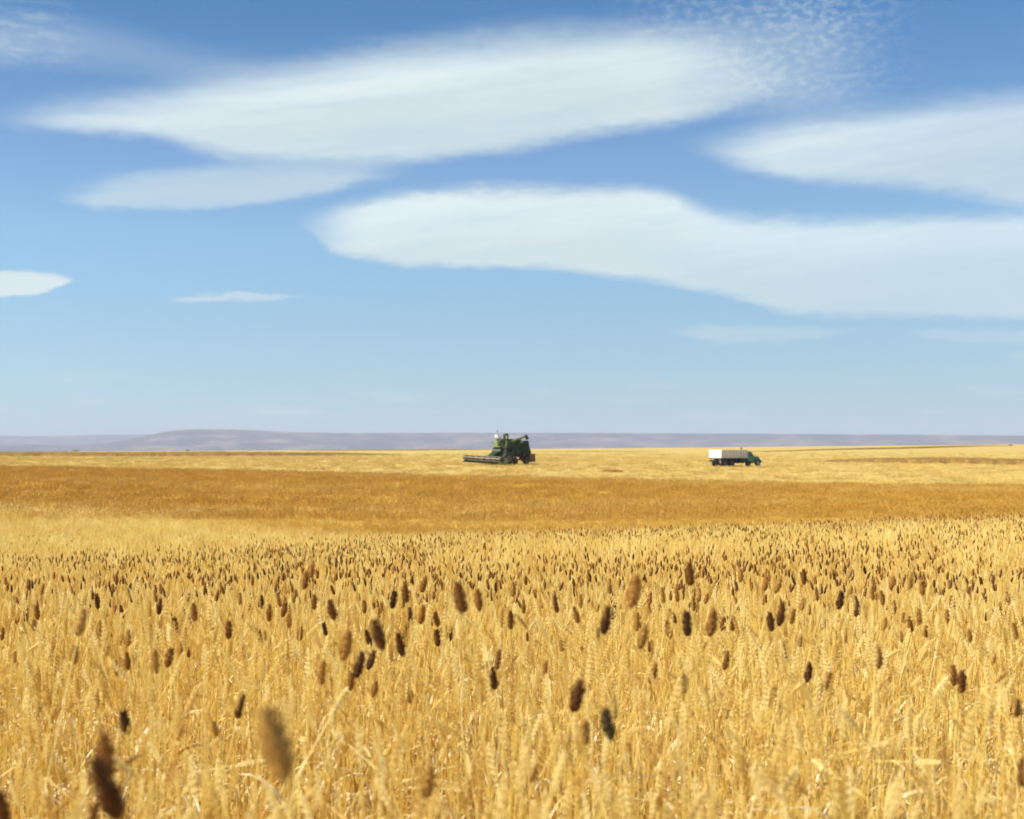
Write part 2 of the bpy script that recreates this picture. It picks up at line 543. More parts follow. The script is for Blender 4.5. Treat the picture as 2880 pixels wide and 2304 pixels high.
def ground_mat():
    m, N = newmat('field_ground')
    o = N.n('ShaderNodeOutputMaterial')
    p = N.n('ShaderNodeBsdfPrincipled')
    tcn = N.n('ShaderNodeTexCoord')
    pos = tcn.outputs['Object']
    mp = N.n('ShaderNodeMapping')
    mp.inputs['Scale'].default_value = (0.05, 0.20, 0.1)
    mp.inputs['Rotation'].default_value = (0, 0, R(4))
    N.L.new(pos, mp.inputs[0])
    big = N.noise(mp.outputs[0], 1.0, 5, 0.6)
    fine_ = N.noise(pos, 3.0, 5, 0.7)
    mid_ = N.noise(pos, 0.35, 4, 0.65)
    f = N.math('ADD', N.math('MULTIPLY', big, 0.45), N.math('ADD', N.math('MULTIPLY', fine_, 0.30), N.math('MULTIPLY', mid_, 0.25)))
    col = N.ramp(f, [(0.36, (0.36, 0.245, 0.052)), (0.48, (0.45, 0.328, 0.092)), (0.60, (0.53, 0.40, 0.125))])
    # bare soil under the standing crop close by; pale dry plain far out
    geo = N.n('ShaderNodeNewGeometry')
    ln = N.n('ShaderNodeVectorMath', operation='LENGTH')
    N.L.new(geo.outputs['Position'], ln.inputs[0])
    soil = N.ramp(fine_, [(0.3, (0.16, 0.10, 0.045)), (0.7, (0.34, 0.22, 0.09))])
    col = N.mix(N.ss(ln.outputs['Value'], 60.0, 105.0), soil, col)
    col = N.mix(N.ss(ln.outputs['Value'], 1100.0, 2500.0), col, (0.30, 0.24, 0.15, 1))
    N.put(p.inputs['Base Color'], col)
    p.inputs['Roughness'].default_value = 0.9
    p.inputs['Specular IOR Level'].default_value = 0.1
    b = N.n('ShaderNodeBump')
    b.inputs['Strength'].default_value = 0.6
    b.inputs['Distance'].default_value = 0.12
    N.L.new(fine_, b.inputs['Height'])
    N.L.new(b.outputs[0], p.inputs['Normal'])
    N.L.new(p.outputs[0], o.inputs[0])
    return m


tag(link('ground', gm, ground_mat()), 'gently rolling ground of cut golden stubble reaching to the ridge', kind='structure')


# ---------------------------------------------------------------- far hills
def hills(name, label, r0, depth, knots, seed, mat, nr=60, na=520, gul=1.0):
    a = np.linspace(-1.0, 1.0, na)
    kx = [math.atan((k[0] - 1440) / F) for k in knots]
    kz = [(HOR - k[1]) / F for k in knots]
    crest = np.interp(a, kx, kz) * r0 * 1.0 + EYE
    k = np.exp(-0.5 * (np.arange(-5, 6) / 2.0) ** 2)
    k /= k.sum()
    crest = np.convolve(np.pad(crest, 5, mode='edge'), k, 'valid')
    t = np.linspace(0, 1, nr)
    A, T = np.meshgrid(a, t, indexing='ij')
    Rr = r0 - depth * 0.5 + depth * 1.3 * T
    shape = np.clip(T / 0.5, 0, 1)
    shape = shape ** 1.25 * (1.0 - 0.0 * T)
    xx, yy = Rr * np.sin(A), Rr * np.cos(A)
    g = (np.abs(fbm(A * r0 / 420.0, Rr / 1600.0, 4, seed)) * 2)
    g2 = fbm(xx / 260.0, yy / 260.0, 3, seed + 3)
    body = np.sin(np.clip(T / 0.5, 0, 1) * math.pi / 2)
    base = -86.0
    Hh = base + (crest[:, None] - base) * np.clip(shape, 0, 1)
    Hh = Hh - g * 150 * gul * body * (1 - body) * 1.9 - g2 * 34 * gul * body * (1 - body) * 2
    Hh = np.where(T > 0.5, crest[:, None] - (T - 0.5) * 20, Hh)
    Hh = np.minimum(Hh, crest[:, None]) + fbm(A * r0 / 220.0, T * 3, 3, seed + 9) * 5.0 * body
    P = np.stack([xx, yy * np.ones_like(xx), Hh], -1)
    return tag(link(name, gridmesh(P, name), mat), label, kind='structure')


Mh = surf_mat('hill_slope', (0.01, 0.01, 0.014), (0.07, 0.05, 0.048), (0.30, 0.21, 0.14), scale=0.0036, stretch=(1, 1, 3), rough=0.95, spec=0.05)  # brown mottling; its strong dark-light contrast paints gully shading into the colour
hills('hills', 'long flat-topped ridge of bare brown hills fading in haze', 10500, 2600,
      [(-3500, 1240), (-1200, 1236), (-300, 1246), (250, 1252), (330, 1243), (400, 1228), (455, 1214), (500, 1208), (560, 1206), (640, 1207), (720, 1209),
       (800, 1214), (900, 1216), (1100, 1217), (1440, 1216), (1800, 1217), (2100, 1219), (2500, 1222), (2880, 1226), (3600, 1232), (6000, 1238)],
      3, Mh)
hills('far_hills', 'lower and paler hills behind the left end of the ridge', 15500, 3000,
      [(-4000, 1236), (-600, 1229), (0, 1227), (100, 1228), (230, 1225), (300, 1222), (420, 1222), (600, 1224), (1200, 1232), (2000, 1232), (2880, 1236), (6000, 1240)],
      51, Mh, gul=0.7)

# ---------------------------------------------------------------- haze
hz = 240.0
bm = bmesh.new()
bmesh.ops.create_cube(bm, size=1.0)
for v in bm.verts:
    v.co = Vector((v.co.x * 52000, v.co.y * 52000, -88 + (v.co.z + 0.5) * (hz + 88)))
hm = bpy.data.meshes.new('haze')
bm.to_mesh(hm)
bm.free()
mh, N = newmat('haze_air')
o = N.n('ShaderNodeOutputMaterial')
pv = N.n('ShaderNodeVolumePrincipled')
pv.inputs['Color'].default_value = (0.70, 0.745, 0.88, 1)
pv.inputs['Density'].default_value = 0.000095
pv.inputs['Anisotropy'].default_value = 0.0
N.L.new(pv.outputs[0], o.inputs['Volume'])
tag(link('haze', hm, mh), 'thin pale blue haze lying over the plain and hills', kind='stuff')


# ---------------------------------------------------------------- plant meshes
class Geo:
    def __init__(self):
        self.v, self.f, self.m = [], [], []

    def spindle(self, p, ax, L, w, d, side=None, mi=0, mid=0.4):
        """pointed seed: six vertices, eight faces"""
        ax = ax.normalized()
        s = side or Vector((1, 0, 0))
        s = (s - ax * s.dot(ax))
        s = s.normalized() if s.length > 1e-4 else ax.orthogonal().normalized()
        t = ax.cross(s)
        b = len(self.v)
        c = p + ax * (L * mid)
        self.v += [tuple(p), tuple(c + s * w), tuple(c + t * d), tuple(c - s * w), tuple(c - t * d), tuple(p + ax * L)]
        for i in range(4):
            j = (i + 1) % 4
            self.f += [(b, b + 1 + j, b + 1 + i), (b + 5, b + 1 + i, b + 1 + j)]
            self.m += [mi, mi]

    def tube(self, pts, rads, n=4, mi=0):
        b = len(self.v)
        for i, p in enumerate(pts):
            d = (pts[min(i + 1, len(pts) - 1)] - pts[max(i - 1, 0)]).normalized()
            s = d.orthogonal().normalized() if abs(d.x) < 0.9 else Vector((0, 1, 0))
            s = (Vector((1, 0, 0)) - d * d.x)
            s = s.normalized() if s.length > 1e-3 else Vector((0, 1, 0))
            t = d.cross(s)
            for k in range(n):
                a = 2 * math.pi * k / n
                self.v.append(tuple(p + s * (math.cos(a) * rads[i]) + t * (math.sin(a) * rads[i])))
        for i in range(len(pts) - 1):
            for k in range(n):
                k2 = (k + 1) % n
                self.f.append((b + i * n + k, b + i * n + k2, b + (i + 1) * n + k2, b + (i + 1) * n + k))
                self.m.append(mi)

    def strip(self, pts, wid, nrm, mi=0):
        """folded leaf blade: V-shaped cross section"""
        b = len(self.v)
        for p, w, n_ in zip(pts, wid, nrm):
            self.v += [tuple(p - n_[0] * w + n_[1] * w * 0.35), tuple(p), tuple(p + n_[0] * w + n_[1] * w * 0.35)]
        for i in range(len(pts) - 1):
            a = b + 3 * i
            self.f += [(a, a + 1, a + 4, a + 3), (a + 1, a + 2, a + 5, a + 4)]
            self.m += [mi, mi]

    def add(self, g, M=None, mi=None):
        b = len(self.v)
        self.v += [tuple(M @ Vector(q)) for q in g.v] if M is not None else g.v
        self.f += [tuple(b + i for i in f) for f in g.f]
        self.m += g.m if mi is None else [mi] * len(g.f)

    def mesh(self, name, mats):
        me = pydata(self.v, self.f, name, self.m)
        for m in mats:
            me.materials.append(m)
        return me


def stem_path(h, lean, nod, ndir, rnd, n=7, bend_at=0.72):
    """polyline from the ground up; the last stretch curves over by nod radians"""
    pts = [Vector((0, 0, -0.03))]
    p = Vector((0, 0, 0))
    pts.append(p.copy())
    for i in range(1, n + 1):
        t = i / n
        a = lean * t + nod * max(0, (t - bend_at) / (1 - bend_at)) ** 1.5
        p = p + Vector((math.cos(ndir) * math.sin(a), math.sin(ndir) * math.sin(a), math.cos(a))) * (h / n)
        p += Vector((rnd.uniform(-1, 1), rnd.uniform(-1, 1), 0)) * 0.0015
        pts.append(p.copy())
    d = (pts[-1] - pts[-2]).normalized()
    return pts, d


def ear_geo(p, d, L, rnd, fine=True):
    g = Geo()
    side = d.orthogonal().normalized()
    side = (Matrix.Rotation(rnd.uniform(0, 6.28), 3, d) @ side)
    nrm = d.cross(side)
    n = 11 if fine else 6
    for i in range(n):
        t = i / (n - 1)
        s = 1 if i % 2 else -1
        w = (0.55 + 0.45 * math.sin(math.pi * min(1, t * 0.8 + 0.18)))
        q = p + d * (L * 0.92 * t)
        if fine:
            for k in (-1, 0, 1):
                ax = d + side * s * 0.50 + nrm * k * 0.42
                g.spindle(q + nrm * k * 0.0018, ax, 0.0115 * w + 0.002, 0.0019 * w + .0003, 0.0017 * w, side)
        else:
            g.spindle(q + side * s * 0.002, d + side * s * 0.30, 0.017 * w, 0.0042 * w, 0.0036 * w, side)
    g.spindle(p + d * L * 0.93, d, 0.014, 0.0026, 0.0024, side)
    return g


def leaf_geo(p, d0, L, w, rnd, droop=1.6, n=7):
    g = Geo()
    a = rnd.uniform(0, 6.28)
    out = Vector((math.cos(a), math.sin(a), 0))
    ang = rnd.uniform(0.15, 0.7)
    pts, ws, ns = [], [], []
    q = p.copy()
    tw = rnd.uniform(-1.2, 1.2)
    for i in range(n):
        t = i / (n - 1)
        an = ang + droop * t ** 1.3
        dr = Vector((0, 0, 1)) * math.cos(an) + out * math.sin(an)
        pts.append(q.copy())
        sd_ = dr.cross(Vector((0, 0, 1)))
        sd_ = sd_.normalized() if sd_.length > 1e-3 else Vector((1, 0, 0))
        sd_ = Matrix.Rotation(tw * t, 3, dr) @ sd_
        ns.append((sd_, sd_.cross(dr)))
        ws.append(w * (math.sin(math.pi * min(1, 0.15 + 0.85 * t)) ** 0.7) + 0.0004)
        q = q + dr * (L / (n - 1))
    g.strip(pts, ws, ns)
    return g


def wheat(rnd, fine=True, h=None, nod=None, lean=None, thick=1.0, leaves=None):
    """returns stem, ear, leaf pieces"""
    h = h or rnd.uniform(0.76, 0.89)
    nod = rnd.choice([0, 0.1, 0.2, 0.35, 0.6, 1.0]) if nod is None else nod
    lean = rnd.uniform(0, 0.10) if lean is None else lean
    pts, d = stem_path(h, lean, nod, rnd.uniform(0, 6.28), rnd, 7 if fine else 4)
    st = Geo()
    r = 0.0016 * thick
    st.tube(pts, [r * (1.15 - 0.5 * i / len(pts)) for i in range(len(pts))], 5 if fine else 3)
    er = ear_geo(pts[-1], d, rnd.uniform(0.048, 0.068), rnd, fine)
    lf = Geo()
    for k in range(rnd.choice([1, 1, 2]) if leaves is None else leaves):
        i = rnd.choice([3, 4, 5]) if fine else rnd.choice([2, 3])
        lf.add(leaf_geo(pts[i], d, rnd.uniform(0.12, 0.24), rnd.choice([0.002, 0.003, 0.0045, 0.0065, 0.0095]), rnd, rnd.uniform(0.8, 2.8), 7 if fine else 4))
    return st, er, lf


def head_geo(p, d, L, W_, rnd, rows=9, around=7, curve=0.0):
    """compact egg-shaped seed head of overlapping scales round a core"""
    g = Geo()
    s0 = d.orthogonal().normalized()
    t0 = d.cross(s0)
    cdir = s0 * math.cos(1.0) + t0 * math.sin(1.0)

    def axis(t):
        return p + d * (L * t) + cdir * (curve * L * t * t)

    def rad(t):
        return W_ * (math.sin(math.pi * (0.09 + 0.86 * t ** 0.80)) ** 0.85)
    core = [axis(i / 6) for i in range(7)]
    g.tube(core, [rad(i / 6) * 0.72 for i in range(7)], 7)
    for i in range(rows):
        t = i / (rows - 1) * 0.90
        for k in range(around):
            a = 2 * math.pi * (k + 0.5 * (i % 2)) / around + rnd.uniform(-0.12, 0.12)
            o_ = s0 * math.cos(a) + t0 * math.sin(a)
            q = axis(t) + o_ * rad(t) * 0.66
            sc = rnd.uniform(0.7, 1.35)
            g.spindle(q, d * 1.0 + o_ * (rnd.uniform(0.55, 0.95) - 0.4 * t), L * 0.23 * sc, W_ * 0.30 * sc, W_ * 0.17 * sc, o_.cross(d))
    return g


# ---- shared meshes of single plants
prnd = random.Random(5)
WHEAT = []
for i in range(16):
    st, er, lf = wheat(prnd, True, nod=[0, .05, .15, .3, .1, .5, .2, .9, 0, .25, .12, .7, .08, .4, 1.3, .2][i], lean=prnd.uniform(0, 0.16) if i % 4 else 0.02)
    WHEAT.append((st, er, lf))
WM = [(s.mesh('stem', [M_stem]), e.mesh('ear', [M_ear]), l.mesh('leaf', [M_leaf])) for s, e, l in WHEAT]

src = bpy.data.collections.new('wheat_sources')
srcfar = bpy.data.collections.new('wheat_clump_sources')
srchead = bpy.data.collections.new('head_sources')
srcstub = bpy.data.collections.new('stubble_sources')
for i, (s, e, l) in enumerate(WHEAT):
    g = Geo()
    g.add(s, mi=0)
    g.add(e, mi=1)
    g.add(l, mi=2)
    src.objects.link(bpy.data.objects.new('plant_%02d' % i, g.mesh('plant', [M_stem, M_ear, M_leaf])))
for i in range(8):      # clumps for the middle distance
    g = Geo()
    for k in range(14):
        s, e, l = wheat(prnd, False, h=prnd.uniform(0.72, 0.90), thick=1.8, leaves=1 if k % 2 else 0)
        Mt = Matrix.Translation((prnd.uniform(-.2, .2), prnd.uniform(-.2, .2), 0)) @ Matrix.Rotation(prnd.uniform(0, 6.28), 4, 'Z')
        g.add(s, Mt, 0)
        g.add(e, Mt @ Matrix.Identity(4), 1)
        g.add(l, Mt, 2)
    srcfar.objects.link(bpy.data.objects.new('clump_%02d' % i, g.mesh('clump', [M_stem, M_ear, M_leaf])))
for i in range(4):      # coarse tufts for the far crop
    g = Geo()
    for k in range(26):
        x, y = prnd.uniform(-.45, .45), prnd.uniform(-.45, .45)
        h = prnd.uniform(0.72, 0.93)
        lean = Vector((prnd.uniform(-.12, .12), prnd.uniform(-.12, .12), 1))
        g.tube([Vector((x, y, 0.3)), Vector((x, y, 0.3)) + lean * (h - 0.3)], [0.006, 0.004], 3, 0)
        g.spindle(Vector((x, y, 0.3)) + lean * (h - 0.32), lean + Vector((prnd.uniform(-.5, .5), prnd.uniform(-.5, .5), 0)), 0.09, 0.014, 0.012, None, 1)
    srcfar.objects.link(bpy.data.objects.new('tuft_%02d' % i, g.mesh('tuft', [M_stem, M_ear])))
for i in range(4):      # cut stubble
    g = Geo()
    for k in range(40):
        x, y = prnd.uniform(-.9, .9), prnd.uniform(-.6, .6)
        h = prnd.uniform(0.10, 0.26)
        l_ = Vector((prnd.uniform(-.5, .5), prnd.uniform(-.5, .5), 1))
        g.tube([Vector((x, y, -0.05)), Vector((x, y, 0)) + l_ * h], [0.008, 0.006], 3, 0)
    for k in range(14):
        x, y = prnd.uniform(-.9, .9), prnd.uniform(-.6, .6)
        a = prnd.uniform(0, 6.28)
        g.tube([Vector((x, y, 0.05)), Vector((x + .3 * math.cos(a), y + .3 * math.sin(a), prnd.uniform(.05, .2)))], [0.009, 0.006], 3, 0)
    srcstub.objects.link(bpy.data.objects.new('stubble_%02d' % i, g.mesh('stubble', [M_stubble])))

HEADM = []   # (stem mesh, head geo per variant)
for i in range(8):
    h = prnd.uniform(0.86, 0.95)
    pts, d = stem_path(h, [0, .03, .05, .02, .06, .0, .04, .08][i], [0.05, .15, .25, .1, .35, .0, .2, .5][i], 0.0, prnd, 7)
    st = Geo()
    st.tube(pts, [0.0019 - 0.0001 * k for k in range(len(pts))], 5)
    L = 0.052
    Wd = [0.0080, 0.0094, 0.0070, 0.0100, 0.0076, 0.0090, 0.0060, 0.0097][i]
    hd = head_geo(pts[-1] - d * 0.003, d, L, Wd, prnd, 9, 7, curve=[0, .1, .15, 0, .2, .05, .25, .1][i])
    lf = Geo()
    lf.add(leaf_geo(pts[4], d, prnd.uniform(.12, .22), .004, prnd, 1.6))
    lo = Geo()
    lo.add(head_geo(pts[-1] - d * 0.003, d, L * 0.82, Wd * 1.02, prnd, 5, 5))
    HEADM.append((st.mesh('stem', [M_stem]), hd, lf.mesh('leaf', [M_leaf]), pts[-1] + d * L * 0.5, st, lo, d))
HEADMESH = {(i, k): HEADM[i][1].mesh('seed_head', [m]) for i in range(8) for k, m in (('d', M_dark), ('b', M_brown), ('t', M_tanh))}
for i in range(8):
    for j, m in enumerate((M_dark, M_brown, M_tanh)):
        if j == 2 and i % 2:
            continue
        g = Geo()
        g.add(HEADM[i][4], mi=0)
        g.add(HEADM[i][5], mi=1)
        srchead.objects.link(bpy.data.objects.new('head_%02d_%d' % (i, j), g.mesh('head', [M_stem, m])))


def gn_scatter(name, pts, rots, scl, idx, coll, orange=None):
    me = bpy.data.meshes.new(name)
    me.vertices.add(len(pts))
    me.vertices.foreach_set('co', np.asarray(pts, np.float32).reshape(-1))
    fattr(me, 'rot', rots, typ='FLOAT_VECTOR')
    fattr(me, 'scl', scl)
    fattr(me, 'idx', idx, typ='INT')
    if orange is not None:
        fattr(me, 'orange', orange)
    ng = bpy.data.node_groups.new(name + '_nodes', 'GeometryNodeTree')
    ng.interface.new_socket('Geometry', in_out='INPUT', socket_type='NodeSocketGeometry')
    ng.interface.new_socket('Geometry', in_out='OUTPUT', socket_type='NodeSocketGeometry')
    gi, go = ng.nodes.new('NodeGroupInput'), ng.nodes.new('NodeGroupOutput')
    ci = ng.nodes.new('GeometryNodeCollectionInfo')
    ci.inputs['Collection'].default_value = coll
    ci.inputs['Separate Children'].default_value = True
    ci.inputs['Reset Children'].default_value = True
    ip = ng.nodes.new('GeometryNodeInstanceOnPoints')
    ip.inputs['Pick Instance'].default_value = True

    def na(nm, t):
        a = ng.nodes.new('GeometryNodeInputNamedAttribute')
        a.data_type = t
        a.inputs['Name'].default_value = nm
        return a.outputs['Attribute']
    ng.links.new(gi.outputs[0], ip.inputs['Points'])
    ng.links.new(ci.outputs[0], ip.inputs['Instance'])
    ng.links.new(na('idx', 'INT'), ip.inputs['Instance Index'])
    ng.links.new(na('rot', 'FLOAT_VECTOR'), ip.inputs['Rotation'])
    ng.links.new(na('scl', 'FLOAT'), ip.inputs['Scale'])
    ng.links.new(ip.outputs[0], go.inputs[0])
    ob = bpy.data.objects.new(name, me)
    C.objects.link(ob)
    md = ob.modifiers.new('scatter', 'NODES')
    md.node_group = ng
    return ob


def wedge(n, r0, r1, a):
    """points spread evenly over a sector of the field"""
    r = np.sqrt(rng.uniform(r0 * r0, r1 * r1, n))
    t = rng.uniform(-a, a, n)
    return r * np.sin(t), r * np.cos(t)


def scatter_on(name, x, y, coll, lo, hi, ilo, ihi, tilt=0.05, sink=0.0, zs=None):
    n = len(x)
    z = ground_z(x, y) - sink
    rot = np.stack([rng.normal(0, tilt, n), rng.normal(0, tilt, n), rng.uniform(0, 6.283, n)], -1)
    sc = rng.uniform(lo, hi, n)
    return gn_scatter(name, np.stack([x, y, z], -1), rot, sc, rng.integers(ilo, ihi, n), coll, orange_w(x, y))


names = sorted(o.name for o in srcfar.objects)      # clump_* then tuft_*
# near crop, stalk by stalk
NEAR0, NEAR1 = 1.15, 15.0
xs, ys = [], []
for r0, r1, dens, a in ((2.3, 6.0, 360, 0.50), (6.0, 10.0, 290, 0.46), (10.0, 15.0, 200, 0.46), (1.15, 2.3, 340, 0.62)):
    n = int(dens * a * (r1 * r1 - r0 * r0))
    x, y = wedge(n, r0, r1, a)
    xs.append(x)
    ys.append(y)
x, y = np.concatenate(xs), np.concatenate(ys)
keep = rng.uniform(0, 1, len(x)) < np.clip(0.62 + 1.6 * fbm(x / 0.35, y / 0.35, 2, 77), 0.25, 1)
x, y = x[keep], y[keep]
tag(scatter_on('wheat_crop', x, y, src, 0.80, 1.06, 0, 16, 0.085), 'ripe golden wheat standing thick in the foreground', kind='stuff')
# middle distance
xs, ys = [], []
for r0, r1, dens in ((14.5, 30, 15), (30, 64, 9)):
    n = int(dens * 0.46 * (r1 * r1 - r0 * r0))
    x, y = wedge(n, r0, r1, 0.46)
    xs.append(x)
    ys.append(y)
x, y = np.concatenate(xs), np.concatenate(ys)
tag(scatter_on('middle_wheat', x, y, srcfar, 0.88, 1.10, 0, 8, 0.04), 'pale gold wheat rolling away behind the brown heads', kind='stuff')
n = int(5.0 * 0.5 * (160 ** 2 - 60 ** 2))
x, y = wedge(n, 60, 160, 0.5)
r_, a_, s_, D_ = polar(x, y)
k = D_ < edge_d(s_) + 1.6 * fbm(x / 5.0, y / 5.0, 2, 8) * 2 - 0.3
x, y = x[k], y[k]
tag(scatter_on('far_wheat', x, y, srcfar, 0.80, 1.22, 8, 12, 0.05), 'rust-coloured standing wheat on the slope below the stubble', kind='stuff')

# the closed mass of the crop underneath the stalks
Mcrop = surf_mat('crop_mass', (0.32, 0.225, 0.05), (0.40, 0.295, 0.08), (0.49, 0.37, 0.11), scale=5.0, stretch=(1, 0.6, 1), rough=0.9, bump=0.5, bscale=14.0, attr=True, spec=0.1)
aa = np.linspace(-0.52, 0.52, 900)
dd = np.concatenate([np.exp(np.linspace(math.log(13), math.log(98), 380)) / 98.0])
Aa, Dd = np.meshgrid(aa, dd, indexing='ij')
s_ = np.clip(np.tan(Aa) / 0.364, -1.15, 1.15)
E = edge_d(s_[:, 0]) + 3.0 * fbm(aa * 60, aa * 0, 3, 4)
y0 = 13.0
Dp = np.exp(np.log(y0) + (np.log(Dd * 98.0) - np.log(y0)) / (np.log(98.0) - np.log(y0)) * (np.log(E)[:, None] - np.log(y0)))
Rr = Dp / np.maximum(np.cos(Aa), 0.88)
X, Y = Rr * np.sin(Aa), Rr * np.cos(Aa)
hgt = 0.70 * np.clip((Dp - y0) / 6, 0, 1) + 0.12 * np.clip((Dp - 45) / 30, 0, 1)
Zc = ground_z(X, Y) + hgt + (vnoise(X * 2.3, Y * 2.0, 3) - 0.5) * 0.12 * np.clip(Dp / 40, 0.2, 1) + (vnoise(X * 7, Y * 5, 8) - 0.5) * 0.05 + fbm(X / 6, Y / 5, 3, 66) * np.where(Dp > 30, 0.10, 0.2)
wall = 5
Pc = np.stack([X, Y, Zc], -1)
extra = []
for k in range(1, wall + 1):
    t = k / wall
    zz = Zc[:, -1] * (1 - t) + (ground_z(X[:, -1], Y[:, -1]) - 0.3) * t
    j = rng.uniform(-0.15, 0.15, len(aa)) * (1 - t)
    extra.append(np.stack([X[:, -1], Y[:, -1] + 0.06 * k + j, zz], -1)[:, None])
Pc = np.concatenate([Pc] + extra, 1)
cm = gridmesh(Pc, 'crop_mass')
fattr(cm, 'orange', orange_w(Pc[..., 0], Pc[..., 1]).reshape(-1))
tag(link('crop_mass', cm, Mcrop), 'dense body of standing wheat filling the dip in the field', kind='stuff')

# stubble between the crop and the ridge
n = 26000
x, y = wedge(n, 112, 420, 0.46)
r_, a_, s_, D_ = polar(x, y)
k = (D_ > edge_d(s_) + 1.5) & (rng.uniform(0, 1, n) < np.clip((420 - D_) / 240, 0, 1))
x, y = x[k], y[k]
z = ground_z(x, y)
gn = gn_scatter('stubble', np.stack([x, y, z], -1), np.stack([0 * x, 0 * x, rng.uniform(0, 6.28, len(x))], -1), rng.uniform(.7, 1.2, len(x)),
                rng.integers(0, 4, len(x)), srcstub, np.zeros(len(x)))
tag(gn, 'short cut straw stubble behind the standing crop', kind='stuff')


# uncut strips left in the stubble
M_strip = surf_mat('strip_crop', (0.13, 0.075, 0.02), (0.22, 0.13, 0.03), (0.34, 0.21, 0.05), scale=2.0, rough=0.9, bump=0.5, spec=0.1)


def strip(label, knots, depth, h, col_w=0.8):
    """knots: (photo x, distance, height factor) along the strip's front"""
    n = 160
    kx = [k[0] for k in knots]
    px = np.linspace(kx[0], kx[-1], n)
    dist = np.interp(px, kx, [k[1] for k in knots]) + fbm(px / 60.0, px * 0, 3, 5) * 4
    hf = np.interp(px, kx, [k[2] for k in knots])
    rows = []
    m = 10
    for j in range(m + 1):
        t = j / m
        d = dist + depth * t
        X, Y = (px - 1440) / F * dist, d
        g = ground_z(X, Y)
        up = h * hf * (math.sin(math.pi * t) ** 0.25 if 0 < t < 1 else 0)
        z = g + up + (fbm(X / 2.2, Y / 2.0 + j * 3, 3, 12) * 0.35 * hf if 0 < j < m else -0.2)
        rows.append(np.stack([X, Y, z], -1))
    Pg = np.stack(rows, 1)
    me = gridmesh(Pg, 'wheat_strip')
    fattr(me, 'orange', np.full(Pg.shape[0] * Pg.shape[1], col_w))
    return tag(link('wheat_strip', me, M_strip), label, kind='stuff')


strip('long low strip of uncut wheat crossing the stubble left of the harvester', [(-300, 320, 1), (200, 325, 1), (700, 335, 1), (950, 345, .7), (1120, 355, .1)], 16, 0.95, 0.75)
strip('strip of uncut wheat right of the truck', [(2320, 240, .1), (2450, 234, .7), (2600, 230, 1), (2880, 226, 1), (3300, 224, 1)], 12, 0.9, 0.8)
strip('thin strip of uncut wheat high on the right-hand slope', [(2080, 430, .2), (2400, 470, .8), (2600, 500, 1), (2760, 540, .6), (2860, 560, .1)], 10, 0.5, 0.6)
strip('thin strip of uncut wheat along the ridge left of the harvester', [(820, 560, .1), (1000, 560, .8), (1280, 560, .8), (1400, 560, .2)], 20, 0.5, 0.9)
strip('faint strip of uncut wheat on the ridge between harvester and truck', [(1500, 440, .1), (1650, 440, .5), (1860, 450, .1)], 10, 0.45, 0.6)

# ---------------------------------------------------------------- dark seed heads, one by one
# zoom tiles of the photograph: (offset x, list of (X, Y, H, colour, lean degrees))
K = 0.4453
T5 = [(613, 322, 80, 'd', 8), (1225, 385, 110, 'b', 5), (1008, 350, 95, 'd', -8), (983, 285, 75, 'b', 5), (1110, 465, 95, 'd', 18), (1445, 495, 110, 'b', -3),
      (1655, 325, 90, 'd', 10), (1760, 305, 90, 'b', 12), (1700, 390, 100, 'b', -3), (1795, 370, 90, 'b', -8), (1825, 440, 85, 'b', 5), (1895, 520, 90, 'b', -5),
      (2050, 490, 80, 'd', 15), (2095, 370, 125, 'd', 3), (1985, 320, 90, 'b', 0), (1970, 120, 95, 'b', -15), (1930, 185, 110, 'b', -10), (1640, 530, 80, 'b', 10),
      (1675, 535, 70, 't', 10), (805, 695, 105, 'b', 5), (1070, 670, 120, 'b', -15), (1140, 615, 75, 'b', 5), (735, 735, 100, 't', 5), (512, 450, 160, 't', -12),
      (235, 385, 90, 'b', 3), (165, 400, 90, 'b', -6), (340, 385, 65, 'b', 8), (215, 465, 70, 't', -4), (90, 375, 70, 't', -10), (268, 240, 70, 'b', -12),
      (725, 375, 70, 'b', -5), (768, 380, 80, 'd', 12), (890, 360, 65, 't', 0), (570, 335, 50, 'b', 0), (525, 305, 45, 'b', 0), (15, 520, 80, 'b', 0),
      (630, 490, 95, 't', 0), (810, 550, 100, 't', 0), (470, 650, 120, 't', 3), (985, 690, 150, 't', 2), (1190, 640, 60, 'b', 5), (1020, 440, 70, 't', 0),
      (1000, 520, 60, 't', 0), (95, 670, 70, 't', 0), (790, 1080, 155, 'd', 13), (1520, 980, 145, 'd', -14), (2035, 765, 150, 'b', -6), (1355, 1120, 95, 't', 5),
      (1745, 1210, 450, 'T', 8), (672, 1500, 400, 'X', 20), (665, 1285, 270, 'b', 6), (8, 1620, 210, 'd', 12), (592, 1665, 150, 'd', -10), (1860, 285, 80, 't', 0), (1515, 300, 70, 't', 0),
      (1575, 365, 60, 't', 0), (2140, 375, 70, 'b', -25), (1395, 1090, 60, 't', 0)]
